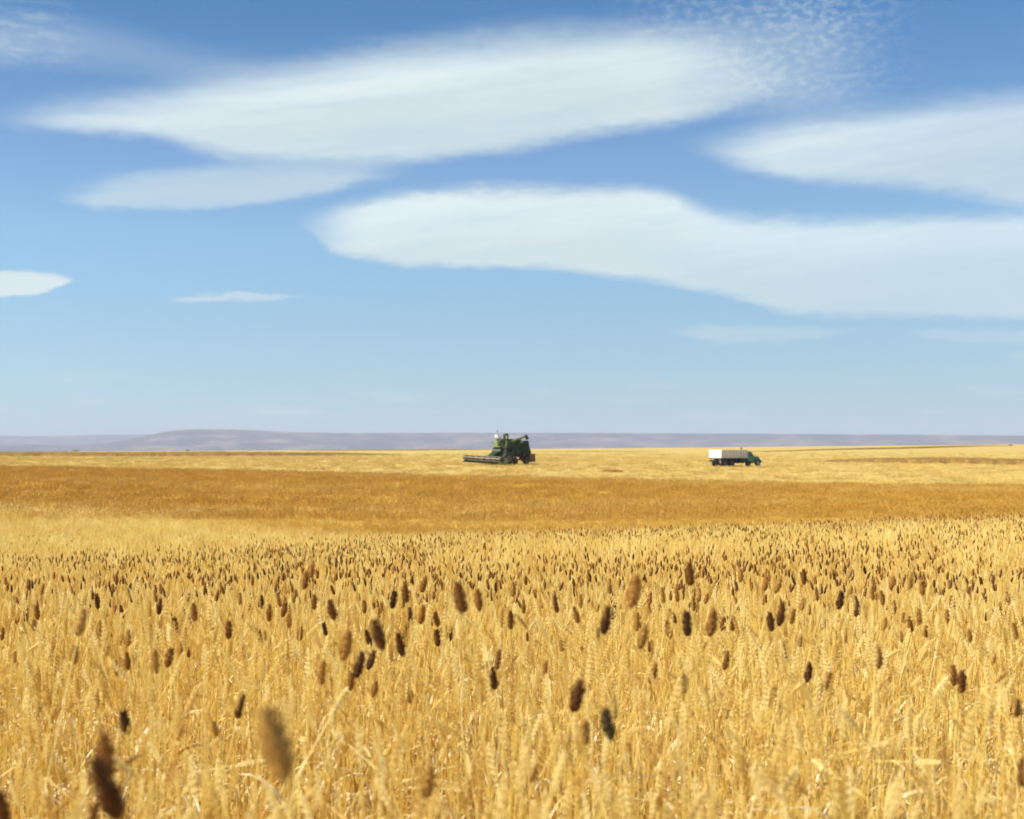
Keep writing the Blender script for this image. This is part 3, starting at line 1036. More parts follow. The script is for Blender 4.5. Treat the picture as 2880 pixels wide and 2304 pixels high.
T6 = [(330, 305, 110, 'd', -12), (405, 265, 110, 'd', 4), (395, 330, 70, 'b', -3), (435, 400, 90, 'd', -3), (408, 505, 100, 'd', -12), (372, 590, 140, 'd', 12),
      (235, 525, 190, 'd', 14), (170, 550, 100, 'd', 18), (32, 595, 180, 'b', -4), (115, 720, 150, 'd', -14), (190, 690, 115, 'd', -28), (62, 820, 110, 'b', -8),
      (210, 872, 100, 'b', -10), (510, 402, 110, 'b', -8), (520, 212, 90, 'b', -15), (145, 350, 80, 'b', 0), (240, 392, 60, 'b', 0), (748, 290, 190, 'b', 12),
      (865, 308, 130, 'b', 6), (600, 430, 90, 'b', 12), (605, 545, 105, 'd', 8), (683, 515, 100, 'd', 0), (833, 482, 60, 'b', 0), (1068, 430, 120, 'd', 3),
      (962, 800, 140, 'd', 6), (992, 680, 125, 'b', -10), (1150, 350, 80, 't', 0), (1350, 332, 110, 'd', 16), (1290, 740, 95, 'b', -8), (1175, 542, 60, 'b', 0),
      (1482, 402, 100, 'b', 16), (1512, 312, 90, 't', 0), (1530, 632, 65, 'b', 35), (1672, 440, 160, 'd', -10), (1720, 392, 85, 'd', -8), (1850, 255, 200, 'b', -12),
      (1780, 428, 70, 't', 0), (1490, 912, 195, 'd', -14), (1682, 1092, 190, 'o', 6), (1730, 992, 125, 'b', -5), (1970, 775, 120, 'b', -20), (2095, 410, 90, 'b', 25),
      (2065, 495, 110, 'b', 12), (1945, 605, 60, 'b', 0), (1950, 300, 80, 'b', 0), (1945, 365, 70, 'b', 0), (2035, 280, 90, 'b', 0), (2122, 272, 90, 'b', 0),
      (1010, 1065, 90, 'b', 0), (550, 1450, 190, 't', -8), (1512, 1510, 70, 'b', 0), (1505, 1580, 90, 'b', 0), (1530, 1165, 190, 't', -6), (1392, 590, 80, 't', 5),
      (437, 920, 75, 'b', 0), (1215, 1405, 110, 't', -20), (1905, 540, 150, 't', -15), (1865, 440, 120, 't', 2), (1695, 220, 90, 't', 0), (1085, 240, 90, 't', 0)]
T7 = [(28, 455, 150, 'd', 0), (20, 822, 130, 'd', 0), (187, 455, 160, 'b', -10), (318, 455, 90, 'd', -3), (256, 460, 80, 'b', 0), (376, 515, 70, 'b', 8),
      (555, 445, 115, 'd', 6), (622, 400, 140, 'd', -10), (697, 410, 95, 'b', -12), (765, 162, 90, 'b', 3), (850, 272, 80, 'b', 0), (760, 332, 80, 't', 0),
      (800, 372, 60, 't', 0), (998, 312, 110, 'd', -5), (1105, 362, 100, 'd', -14), (1197, 262, 90, 'b', 5), (1256, 292, 90, 't', 10), (1325, 202, 80, 'b', -22),
      (1437, 182, 105, 't', -8), (1512, 232, 90, 'b', 5), (1336, 352, 80, 't', 0), (1498, 412, 100, 'b', -5), (1437, 457, 100, 'b', 10), (1395, 420, 70, 'b', 5),
      (1535, 507, 75, 'b', 5), (1700, 327, 80, 'b', 0), (1670, 412, 80, 't', 0), (1885, 192, 50, 'd', 8), (1810, 532, 80, 't', 8), (1382, 540, 70, 't', 0),
      (887, 460, 75, 't', 0), (645, 622, 118, 'd', 3), (740, 562, 80, 't', 0), (275, 692, 115, 'b', -12), (798, 767, 118, 'd', -6), (926, 822, 105, 'b', -18),
      (1238, 672, 130, 'b', 0), (1762, 822, 135, 'd', -3), (1716, 785, 125, 'b', 0), (2122, 992, 110, 'd', -14), (1965, 682, 70, 't', -20), (2148, 1400, 160, 'd', 0),
      (680, 722, 50, 'b', 0), (367, 152, 80, 't', 0), (525, 202, 90, 'b', -12), (602, 212, 110, 't', -20), (320, 252, 60, 'b', 0), (216, 227, 70, 'b', -15),
      (45, 142, 140, 'b', 5), (100, 272, 90, 't', 0), (66, 332, 90, 'b', 0), (508, 300, 75, 't', 0), (1275, 460, 80, 't', 0), (2095, 500, 110, 't', 15)]

M_olive = straw_mat('olive_seed_head', [(0.0, (0.06, 0.045, 0.018)), (1.0, (0.16, 0.12, 0.05))], 0.0, 0.6, 90, 0.25)

heads = []
for off, tile in ((0, T5), (960, T6), (1920, T7)):
    for X, Y, Hh, c, ln in tile:
        heads.append((off + K * X, 1550 + K * Y, Hh * K, c, ln))

special = {
    'X0': 'large out-of-focus dark seed head, slanting, close up at lower left',
    'T0': 'large blurred tan seed head with darker right side, left of centre near the bottom',
    'd790': 'slender black seed head leaning left, just above the big blurred dark one',
    'd1520': 'thin ragged dark seed head leaning right, above the blurred tan one',
    'd8': 'black blurred seed head cut by the left picture edge at the bottom',
    'd592': 'small dark seed head at the bottom edge under the big slanting one',
    'd1490': 'plump seed head, brown left and black right, on a tall pale stem',
    'o1682': 'olive and black seed head just below and right of the plump two-toned one',
    'd1762': 'black seed head in front of a brown one on the right-hand side',
    'd2122': 'dark seed head near the right picture edge, halfway down the crop',
    'd2148': 'dark seed head cut by the right picture edge low down',
    'd20': 'black seed head standing alone, right of centre, above the plump two-toned one',
    'd798': 'stubby dark seed head below and right of a taller dark one',
    'd645': 'dark upright seed head over a curled pale leaf, right half of the crop',
    'b748': 'big knobbly brown seed head rising above the others near the centre',
    'd235': 'long dark seed head leaning left in the cluster left of centre',
    'b1850': 'big rough brown seed head on a tall pale stem, right of centre, above the crowd',
    'd962': 'dark seed head with a brown one right above it, near the middle',
    'b992': 'slim brown seed head standing right above a dark one, near the middle',
    'b32': 'mottled brown oval seed head left of the dark cluster left of centre',
    'b1716': 'brown seed head partly behind a black one on the right-hand side',
    'd190': 'short dark seed head tilted strongly right, below the dark cluster left of centre',
    'd1672': 'dark seed head with a smaller one close at its right, right of centre',
    't512': 'large tan seed head leaning right at far left among small brown ones',
    'b1070': 'brown seed head leaning right, in the open straw at left',
    'b805': 'brown seed head beside a tan one, in the open straw at left',
    'b2035': 'brown seed head under drooping pale leaves, left of centre',
    'b1238': 'blurred reddish brown seed head alone in pale straw, right of centre',
    'b926': 'brown seed head leaning right, right of the stubby dark one',
    'b275': 'brown tapering seed head leaning right on a thin bent stem, right of centre',
    'b1290': 'small brown seed head alone in the straw at the centre',
}
hr = random.Random(9)
used_sp = set()
nthing = 0
colname = {'d': 'dark', 'b': 'brown', 't': 'tan', 'o': 'olive', 'X': 'dark', 'T': 'tan'}
GROUP = 'dark seed heads rising above the wheat'


def place_head(px, py, hpx, c, lean, label, L=None):
    global nthing
    Lr = {'X': 0.060, 'T': 0.062}.get(c, hr.uniform(0.048, 0.054) if hpx < 60 else 0.052) if L is None else L
    d = Lr * F / hpx
    d = min(d, 9.5)
    for _ in range(14):         # keep it clear of the ears in front
        p_ = at(px, py, d)
        if p_.z - gz(p_.x, p_.y) > 0.84 or hpx * d / F < 0.033:
            break
        d *= 0.965
    Lr = hpx * d / F
    v = hr.randrange(8)
    if hpx > 70:
        v = hr.choice([3, 1, 7, 5])
    if abs(px - (T6[37][0] * K + 960)) < 1:
        v = 3
    st_m, _, lf_m, cen, _, _, hd = HEADM[v]
    sc = Lr / 0.052
    if sc > 1.25 or sc < 0.8:
        pass
    tgt = at(px, py, d)
    a = R(lean) + 0.0
    side_ = -1 if -lean < 0 else 1
    rz = (math.pi if side_ < 0 else 0.0) + hr.uniform(-0.25, 0.25)
    root = bpy.data.objects.new('seed_head_stalk', None)
    C.objects.link(root)
    # turn the plant so that its head leans as in the photo, then stand it on the ground
    head_ang = math.atan2(hd.x, hd.z)
    M = Matrix.Rotation(-a if False else 0, 4, 'Y')
    tilt = -a                       # leaning left positive -> rotate about Y
    # photo lean: + means top to the left
    wanted = -math.radians(lean)
    bend = side_ * wanted - head_ang
    bend = max(-0.35, min(0.35, bend))
    rot = Euler((hr.uniform(-.05, .05), bend, rz))
    root.rotation_euler = rot
    Rm = rot.to_matrix()
    # solve the foot so that the head's middle is on target; the plant keeps its natural length
    off = Rm @ Vector(cen)
    base = tgt - off * sc
    g = gz(base.x, base.y)
    # stretch the stem so that it reaches the ground
    stretch = 1.0
    top_local = cen.z * sc
    need = (tgt.z - g)
    root.location = (base.x, base.y, base.z)
    root.scale = (sc, sc, sc)
    stem = bpy.data.objects.new('stem', st_m)
    C.objects.link(stem)
    stem.parent = root
    gap = base.z - g                # > 0: foot in the air, < 0: in the soil
    local_gap = gap / sc
    zt = cen.z - 0.03
    if gap > 0:
        # lengthen downwards: scale about the top of the stem
        k_ = (zt + local_gap) / zt
        stem.scale = (1, 1, k_)
        stem.location = (0, 0, zt - zt * k_)
        root.location = (base.x, base.y, base.z)
    hm_ = HEADMESH[(v, 'd')] if c in 'dX' else HEADMESH[(v, 't' if c in 'tT' else 'b')]
    hdob = bpy.data.objects.new('seed_head', hm_)
    C.objects.link(hdob)
    hdob.parent = root
    if c == 'o':
        hdob.material_slots[0].link = 'OBJECT'
        hdob.material_slots[0].material = M_olive
    lf = bpy.data.objects.new('leaf', lf_m)
    C.objects.link(lf)
    lf.parent = root
    tag(root, label, 'seed head', GROUP)
    nthing += 1
    return root


def across(px):
    return ['far left', 'left of centre', 'centre', 'right of centre', 'far right'][int(min(max(px / 576.0, 0), 4))]


def tilted(lean):
    return 'leaning left' if lean > 4 else ('leaning right' if lean < -4 else 'upright')


def zone(px, py, lean):
    if py < 1705:
        r = "small %s seed head " + tilted(lean) + " at the dense brown band's edge, "
    elif py < 1780:
        r = '%s seed head ' + tilted(lean) + ' just in front of the brown band, '
    elif py < 1880:
        r = '%s seed head ' + tilted(lean) + ' among pale ears below the brown band, '
    else:
        r = '%s seed head ' + tilted(lean) + ' low in the open foreground straw, '
    return r + across(px)


for px, py, hpx, c, lean in heads:
    key = c + str(int(round((px % 960 if px < 2880 else px) / K)))
    lab = None
    if c in 'XT':
        lab = special[c + '0']
    else:
        off = 0 if px < 960 else (960 if px < 1920 else 1920)
        key = c + str(int(round((px - off) / K)))
        if key in special and key not in used_sp:
            ok = True
            # keys are tied to the tile they were read from
            want = {'d790': 0, 'd1520': 0, 'd8': 0, 'd592': 0, 'd1490': 960, 'o1682': 960, 'd1762': 1920, 'd2122': 1920, 'd2148': 1920, 'd20': 1920,
                    'd798': 1920, 'd645': 1920, 'b748': 960, 'd235': 960, 'b1850': 960, 'd962': 960, 'b992': 960, 'b32': 960, 'b1716': 1920, 'd190': 960,
                    'd1672': 960, 't512': 0, 'b1070': 0, 'b805': 0, 'b2035': 0, 'b1238': 1920, 'b926': 1920, 'b275': 1920, 'b1290': 960}
            if want.get(key) == off:
                lab = special[key]
                used_sp.add(key)
    if lab is None:
        lab = zone(px, py, lean) % colname[c]
    place_head(px, py, hpx, c, lean, lab)

# more of them, smaller, along the edge of the dense band
need = 275 - nthing
cnt = 0
while cnt < need:
    px = hr.uniform(-30, 2910)
    top = np.interp(px, [0, 1440, 2880], [1655, 1640, 1600])
    py = top - 30 + abs(hr.gauss(0, 50))
    if py > 1760:
        continue
    hpx = 15 + (py - 1580) * 0.10 + hr.uniform(-3, 5)
    c = hr.choice('dbbbbtt')
    ln_ = hr.gauss(0, 9)
    place_head(px, py, hpx, c, ln_, 'tiny %s seed head %s in the crowd of small heads, %s' % (colname[c], tilted(ln_), across(px)))
    cnt += 1

# the countless rest, as one mass; BI: where each variant's dark and brown copies start
BI = np.array([0, 3, 5, 8, 10, 13, 15, 18])
xs, ys = [], []
for r0, r1, dens in ((6.6, 10, 20), (10, 34, 50)):
    n = int(dens * 0.46 * (r1 * r1 - r0 * r0))
    x, y = wedge(n, r0, r1, 0.46)
    xs.append(x)
    ys.append(y)
x, y = np.concatenate(xs), np.concatenate(ys)
r_, a_, s_, D_ = polar(x, y)
fadeout = np.interp(s_, [-1, -0.4, 0, 1], [19, 20, 23, 27])
pk = np.clip(1 - (D_ - fadeout) / 4, 0.07, 1) * np.clip(0.55 + 2.8 * fbm(x / 1.6, y / 2.6, 3, 90) + 1.2 * fbm(x / 6, y / 5, 2, 44), 0.06, 1.0)
k = rng.uniform(0, 1, len(x)) < pk
x, y = x[k], y[k]
n = len(x)
BX = 2
rot = np.stack([rng.normal(0, .07, n), rng.normal(0, .1, n), rng.uniform(0, 6.28, n)], -1)
tag(gn_scatter('brown_seed_heads', np.stack([x, y, ground_z(x, y)], -1), rot, rng.uniform(0.88, 1.08, n), np.where(rng.uniform(0, 1, n) < 0.50, 0, np.where(rng.uniform(0, 1, n) < 0.12, BX, 1)) + BI[rng.integers(0, 4, n) * 2], srchead, np.zeros(n)),
    'dense band of small brown seed heads behind the foreground', kind='stuff')

# ---------------------------------------------------------------- nearest wheat stalks as single things
wr = random.Random(21)
nw = 0
tries = 0
WG = 'single ripe wheat stalks in the near foreground'
while nw < 260 and tries < 4000:
    tries += 1
    u = wr.uniform(-0.42, 0.42)
    d = math.sqrt(wr.uniform(1.0 ** 2, 2.35 ** 2))
    x, y = u * d, d
    v = wr.randrange(16)
    sc = wr.uniform(0.80, 1.0)
    if d < 1.4:
        sc *= wr.uniform(0.80, 0.93)
    rot = Euler((wr.gauss(0, .07), wr.gauss(0, .09), wr.uniform(0, 6.28)))
    if wr.random() < 0.10:
        rot = Euler((wr.gauss(0, .25), wr.gauss(0, .35), wr.uniform(0, 6.28)))
    root = bpy.data.objects.new('wheat_stalk', None)
    C.objects.link(root)
    root.location = (x, y, gz(x, y))
    root.rotation_euler = rot
    root.scale = (sc, sc, sc)
    side = ['in the bottom left corner', 'left of the blurred tan head', 'left of centre', 'at the bottom centre', 'right of centre', 'well to the right', 'in the bottom right corner'][min(6, int((u + 0.364) / 0.104)) if u > -0.364 else 0]
    pose = 'leaning' if rot.to_matrix()[2][2] < 0.975 else 'straight'
    kind_ = 'nodding ear' if v in (5, 7, 11, 14) else 'upright ear'
    dist = 'nearest row' if d < 1.7 else 'a step back'
    tag(root, '%s wheat stalk with %s, %s, %s' % (pose, kind_, side, dist), 'wheat stalk', WG)
    for me, nm in zip(WM[v], ('stem', 'ear', 'leaf')):
        o_ = bpy.data.objects.new(nm, me)
        C.objects.link(o_)
        o_.parent = root
    nw += 1


# ---------------------------------------------------------------- vehicles
def paint(name, c, c2, rough=0.45, spec=0.5, metal=0.0, scale=2.5):
    return surf_mat(name, c2, c, scale=scale, rough=rough, spec=spec, metal=metal, bump=0.1)


M_white = paint('white_paint', (0.66, 0.67, 0.67), (0.52, 0.52, 0.50), 0.6)
M_board = surf_mat('weathered_board', (0.52, 0.47, 0.40), (0.74, 0.69, 0.60), scale=3.0, stretch=(0.6, 1, 8), rough=0.8)
M_green = paint('truck_green', (0.035, 0.21, 0.075), (0.03, 0.14, 0.055), 0.4)
M_cgreen = paint('harvester_green', (0.016, 0.042, 0.008), (0.010, 0.022, 0.006), 0.7, 0.25)
M_dgreen = paint('dusty_dark_green', (0.014, 0.035, 0.012), (0.01, 0.02, 0.01), 0.6)
M_lgreen = paint('faded_yellow_green', (0.26, 0.29, 0.08), (0.13, 0.16, 0.05), 0.6)
M_black = paint('dark_steel', (0.025, 0.025, 0.024), (0.012, 0.012, 0.012), 0.7)
M_tyre = paint('tyre_rubber', (0.03, 0.029, 0.027), (0.06, 0.05, 0.038), 0.85, 0.2)
M_steel = paint('dark_rim', (0.10, 0.095, 0.085), (0.05, 0.05, 0.045), 0.6)
M_tan = paint('dusty_wood_bat', (0.34, 0.29, 0.18), (0.20, 0.17, 0.10), 0.8, 0.2)
M_rim = paint('pale_rim', (0.50, 0.48, 0.42), (0.32, 0.29, 0.22), 0.6)
M_yel = paint('yellow_rim', (0.16, 0.14, 0.05), (0.08, 0.08, 0.04), 0.6)
M_rust = paint('rusty_chopper', (0.34, 0.17, 0.075), (0.20, 0.095, 0.045), 0.85, 0.2)
M_glass = paint('window_glass', (0.04, 0.05, 0.05), (0.03, 0.035, 0.04), 0.08, 0.8)
M_chrome = paint('dull_chrome', (0.55, 0.55, 0.53), (0.4, 0.4, 0.38), 0.3, 0.5, 0.8)
M_lamp = paint('lamp_lens', (0.8, 0.8, 0.72), (0.7, 0.7, 0.62), 0.15, 0.7)
M_red = paint('red_lens', (0.35, 0.02, 0.015), (0.25, 0.02, 0.01), 0.3, 0.6)
M_grain = surf_mat('grain', (0.42, 0.25, 0.09), (0.62, 0.42, 0.18), scale=30, rough=0.9, bump=0.5)
M_skin = paint('skin', (0.42, 0.24, 0.16), (0.38, 0.2, 0.13), 0.6)


class MB:
    """collect boxes, prisms and tubes, link them as one mesh"""
    def __init__(self):
        self.bm = bmesh.new()

    def box(self, c, s, rot=None, bev=0.0):
        r = bmesh.ops.create_cube(self.bm, size=1.0)
        M = Matrix.Translation(c) @ (Euler(rot).to_matrix().to_4x4() if rot else Matrix.Identity(4)) @ Matrix.Diagonal((s[0], s[1], s[2], 1))
        bmesh.ops.transform(self.bm, matrix=M, verts=r['verts'])
        if bev:
            es = list({e for v in r['verts'] for e in v.link_edges})
            bmesh.ops.bevel(self.bm, geom=es, offset=bev, segments=2, affect='EDGES', profile=0.5)
        return self

    def prism(self, prof, y0, y1, bev=0.0, inset=0.0):
        """prof: list of (x, z) swept from y0 to y1"""
        n = len(prof)
        cx = sum(p[0] for p in prof) / n
        a = [self.bm.verts.new((x, y0, z)) for x, z in prof]
        b = [self.bm.verts.new((x, y1, z)) for x, z in prof]
        fs = [self.bm.faces.new(a), self.bm.faces.new(b[::-1])]
        for i in range(n):
            j = (i + 1) % n
            fs.append(self.bm.faces.new((a[j], a[i], b[i], b[j])))
        if bev:
            es = list({e for f in fs for e in f.edges})
            bmesh.ops.bevel(self.bm, geom=es, offset=bev, segments=2, affect='EDGES', profile=0.5)
        return self

    def tube(self, p0, p1, r, n=10, r2=None):
        p0, p1 = Vector(p0), Vector(p1)
        d = p1 - p0
        res = bmesh.ops.create_cone(self.bm, cap_ends=True, segments=n, radius1=r, radius2=r if r2 is None else r2, depth=d.length)
        M = Matrix.Translation((p0 + p1) / 2) @ d.to_track_quat('Z', 'Y').to_matrix().to_4x4()
        bmesh.ops.transform(self.bm, matrix=M, verts=res['verts'])
        return self

    def ball(self, c, s, n=12):
        res = bmesh.ops.create_uvsphere(self.bm, u_segments=n, v_segments=max(6, n // 2), radius=1.0)
        bmesh.ops.transform(self.bm, matrix=Matrix.Translation(c) @ Matrix.Diagonal((s[0], s[1], s[2], 1)), verts=res['verts'])
        return self

    def lathe(self, prof, c, n=28, axis='Y'):
        """prof: list of (radius, offset along the axle)"""
        rings = []
        for r, o_ in prof:
            ring = []
            for k in range(n):
                a = 2 * math.pi * k / n
                ring.append(self.bm.verts.new((c[0] + r * math.cos(a), c[1] + o_, c[2] + r * math.sin(a))))
            rings.append(ring)
        for i in range(len(rings) - 1):
            for k in range(n):
                k2 = (k + 1) % n
                self.bm.faces.new((rings[i][k], rings[i][k2], rings[i + 1][k2], rings[i + 1][k]))
        return self

    def build(self, name, mat, parent=None, label=None):
        bmesh.ops.recalc_face_normals(self.bm, faces=self.bm.faces)
        me = bpy.data.meshes.new(name)
        self.bm.to_mesh(me)
        self.bm.free()
        o_ = link(name, me, mat, parent)
        if label:
            o_['label'] = label
        return o_


def wheel(parent, c, r, w, rim_mat, lugs=True, side=-1):
    """side: -1 the hub faces -y"""
    root = bpy.data.objects.new('wheel', None)
    C.objects.link(root)
    root.parent = parent
    root.location = c
    t = MB()
    t.lathe([(r * 0.56, -w / 2), (r * 0.80, -w / 2 * 1.06), (r * 0.95, -w / 2 * 0.9), (r, -w / 4), (r, w / 4), (r * 0.95, w / 2 * 0.9), (r * 0.80, w / 2 * 1.06), (r * 0.56, w / 2), (r * 0.56, -w / 2)], (0, 0, 0))
    if lugs:
        for k in range(22):
            a = 2 * math.pi * k / 22
            t.box((r * 1.0 * math.cos(a), (w * 0.22) * (1 if k % 2 else -1), r * math.sin(a)), (r * 0.07, w * 0.46, r * 0.08), (0, -a, 0.35 if k % 2 else -0.35))
    t.build('tyre', M_tyre, root)
    m = MB()
    o1 = side * w * 0.36
    m.lathe([(r * 0.57, side * w * 0.5), (r * 0.50, side * w * 0.46), (r * 0.46, o1), (r * 0.20, o1 * 0.7), (r * 0.18, o1 * 1.2), (r * 0.001, o1 * 1.25)], (0, 0, 0), 24)
    m.lathe([(r * 0.57, -side * w * 0.48), (r * 0.45, -side * w * 0.3), (r * 0.001, -side * w * 0.2)], (0, 0, 0), 24)
    m.build('rim', rim_mat, root)
    return root


# ---- grain truck -----------------------------------------------------------
def build_truck():
    d = 199.0
    px = 2069
    tr = bpy.data.objects.new('grain_truck', None)
    C.objects.link(tr)
    tag(tr, 'green grain truck with grey board sides and white tailgate parked on the stubble', 'truck')
    x, y = (px - 1440) / F * d, d
    th = R(38.0)
    tr.rotation_euler = (0, 0, th)
    tr.scale = (1.05, 1.0, 1.0)
    # the middle of the whole truck is 1.42 m ahead of the bed's middle
    tr.location = (x - 1.42 * math.cos(th), y - 1.42 * math.sin(th), gz(x, y) + 0.02)
    hw = 1.2
    # chassis
    for s in (-1, 1):
        MB().box((0.9, s * 0.42, 0.82), (8.0, 0.10, 0.24)).build('chassis_rail', M_black, tr)
    b = MB()
    for xx in (-2.3, -1.2, 0.2, 1.5, 2.6):
        b.box((xx, 0, 0.84), (0.12, 0.82, 0.18))
    for xx in (-1.75, -0.42):
        b.tube((xx, -0.95, 0.52), (xx, 0.95, 0.52), 0.09, 10)
    b.tube((4.72, -0.9, 0.52), (4.72, 0.9, 0.52), 0.06, 10)
    b.build('axles_and_cross_members', M_black, tr)
    for s in (-1, 1):
        MB().tube((0.75, s * 0.80, 0.74), (2.05, s * 0.80, 0.74), 0.27, 16).build('fuel_tank', M_black, tr)
    MB().box((0.3, 0, 1.03), (4.6, 1.5, 0.2)).build('subframe', M_black, tr)
    MB().prism([(1.1, 0.62), (2.35, 0.62), (2.35, 1.08), (1.1, 1.08)], -1.12, -0.98).build('side_guard', M_black, tr)
    # bed
    MB().box((0, 0, 1.16), (5.12, 2 * hw + 0.02, 0.10), bev=0.01).build('bed_floor', M_black, tr)
    for s in (-1, 1):
        for k in range(4):
            z0 = 1.225 + k * 0.285
            MB().box((0, s * (hw - 0.02), z0 + 0.135), (5.05, 0.045, 0.268 + 0.0), bev=0.008).build('side_board', M_board, tr)
        for k in range(8):
            MB().box((-2.42 + k * 0.69, s * (hw + 0.035), 1.77), (0.075, 0.06, 1.20), bev=0.006).build('stake', M_board, tr)
    for k in range(4):
        z0 = 1.225 + k * 0.285
        MB().box((2.53, 0, z0 + 0.135), (0.045, 2 * hw - 0.1, 0.268), bev=0.008).build('front_board', M_board, tr)
    tg = MB().box((-2.56, 0, 1.78), (0.05, 2 * hw, 1.16), bev=0.012).build('tailgate', M_white, tr, 'white painted tailgate')
    for k in range(4):
        MB().box((-2.60, -1.0 + k * 0.667, 1.78), (0.04, 0.07, 1.10), bev=0.008).build('tailgate_rib', M_white, tg)
    MB().box((-2.595, 0, 1.21), (0.05, 2 * hw, 0.07)).build('hinge_bar', M_chrome, tg)
    p = MB()
    p.tube((1.25, -hw + 0.02, 1.3), (1.25, -hw + 0.02, 2.58), 0.035, 8)
    p.ball((1.25, -hw + 0.02, 2.60), (0.16, 0.14, 0.15))
    p.build('hoist_post', M_rust, tr, 'dark knobbed post standing above the side boards')
    MB().box((-2.72, 0, 0.80), (0.10, 2.1, 0.12), bev=0.01).build('rear_bumper', M_black, tr)
    for s in (-1, 1):
        MB().box((-2.62, s * 0.85, 0.98), (0.05, 0.20, 0.12), bev=0.01).build('tail_light', M_red, tr)
        MB().box((-2.45, s * 0.84, 0.68), (0.02, 0.22, 0.5)).build('mudflap', M_rim, tr)
    # cab: 1960s shape, rounded shoulders
    cab = MB()
    cab.prism([(2.62, 0.78), (4.02, 0.62), (4.10, 1.30), (4.06, 1.46), (2.62, 1.46)], -0.98, 0.98, 0.05)
    cab.build('cab', M_green, tr)
    MB().prism([(2.66, 1.985), (3.66, 1.985), (3.60, 2.07), (3.2, 2.11), (2.80, 2.09)], -0.86, 0.86, 0.035).build('cab_roof', M_green, tr)
    for s in (-1, 1):
        q = MB()
        q.box((2.70, s * 0.86, 1.72), (0.10, 0.08, 0.56), (s * 0.10, 0, 0))
        q.tube((4.00, s * 0.90, 1.45), (3.60, s * 0.82, 2.0), 0.035, 6)
        q.tube((3.42, s * 0.92, 1.45), (3.38, s * 0.84, 2.0), 0.022, 6)
        q.build('window_pillar', M_green, tr)
        w = MB()
        vs = [(2.76, s * 0.915, 1.47), (3.92, s * 0.915, 1.47), (3.58, s * 0.83, 1.98), (2.76, s * 0.83, 1.98)]
        lo = [w.bm.verts.new(v) for v in vs]
        hi = [w.bm.verts.new((v[0], v[1] - s * 0.012, v[2])) for v in vs]
        w.bm.faces.new(lo)
        w.bm.faces.new(hi[::-1])
        for i in range(4):
            j = (i + 1) % 4
            w.bm.faces.new((lo[j], lo[i], hi[i], hi[j]))
        w.build('side_window', M_glass, tr)
        dr = MB().prism([(2.80, 0.84), (3.85, 0.76), (3.92, 1.42), (2.80, 1.42)], s * 0.985, s * 1.005, 0.0).build('door', M_green, tr)
        MB().box((2.95, s * 1.02, 1.30), (0.14, 0.03, 0.03)).build('handle', M_chrome, dr)
        MB().box((3.35, s * 1.08, 0.58), (0.95, 0.28, 0.05), bev=0.01).build('running_board', M_black, tr)
        m = MB()
        m.tube((3.85, s * 0.98, 1.50), (3.92, s * 1.22, 1.62), 0.012, 6)
        m.box((3.92, s * 1.24, 1.66), (0.03, 0.15, 0.26), bev=0.01)
        m.build('mirror', M_chrome, tr)
        fe = MB()
        pr = []
        for k in range(13):
            a = math.pi * (1 - k / 12.0)
            pr.append((4.72 + 0.66 * math.cos(a), 0.56 + 0.56 * math.sin(a)))
        pr2 = [(4.72 + 0.54 * math.cos(math.pi * k / 12), 0.56 + 0.46 * math.sin(math.pi * k / 12)) for k in range(13)]
        fe.prism(pr + pr2, s * 0.62, s * 1.08)
        fe.build('fender', M_green, tr)
        hl = MB().tube((5.42, s * 0.80, 1.02), (5.52, s * 0.80, 1.02), 0.13, 16).build('headlight', M_lamp, tr)
    MB().prism([(3.62, 1.985), (4.03, 1.47), (4.05, 1.48), (3.64, 1.995)], -0.80, 0.80).build('windscreen', M_glass, tr)
    MB().box((2.70, 0, 1.72), (0.02, 1.30, 0.40)).build('rear_window', M_glass, tr)
    MB().prism([(4.04, 0.90), (5.42, 0.90), (5.44, 1.22), (5.34, 1.33), (4.8, 1.44), (4.08, 1.47)], -0.62, 0.62, 0.05).build('hood', M_green, tr)
    gr = MB().box((5.45, 0, 0.98), (0.05, 1.70, 0.36), bev=0.02).build('grille', M_chrome, tr)
    for k in range(4):
        MB().box((5.485, 0, 0.86 + k * 0.08), (0.02, 1.2, 0.025)).build('bar', M_black, gr)
    MB().box((5.62, 0, 0.66), (0.10, 2.1, 0.20), bev=0.03).build('front_bumper', M_chrome, tr)
    for s in (-1, 1):
        wheel(tr, (4.72, s * 0.92, 0.49), 0.50, 0.26, M_rim, False, s)
        for xx in (-1.75, -0.42):
            wheel(tr, (xx, s * 0.98, 0.49), 0.50, 0.25, M_steel, False, s)
            wheel(tr, (xx, s * 0.70, 0.49), 0.50, 0.25, M_rim, False, s)
    # the load of grain is a thing of its own
    g = MB()
    n = 14
    gr_v = []
    for i in range(n + 1):
        row = []
        for j in range(7):
            xx, yy = -2.48 + 4.9 * i / n, -1.12 + 2.24 * j / 6
            row.append(g.bm.verts.new((xx, yy, 1.75 + 0.35 * math.sin(math.pi * i / n) * math.sin(math.pi * j / 6))))
        gr_v.append(row)
    for i in range(n):
        for j in range(6):
            g.bm.faces.new((gr_v[i][j], gr_v[i + 1][j], gr_v[i + 1][j + 1], gr_v[i][j + 1]))
    lo = g.build('grain_load', M_grain)
    lo.location = tr.location
    lo.rotation_euler = tr.rotation_euler
    lo.scale = tr.scale
    tag(lo, 'heap of wheat grain lying inside the truck bed', 'grain')


build_truck()


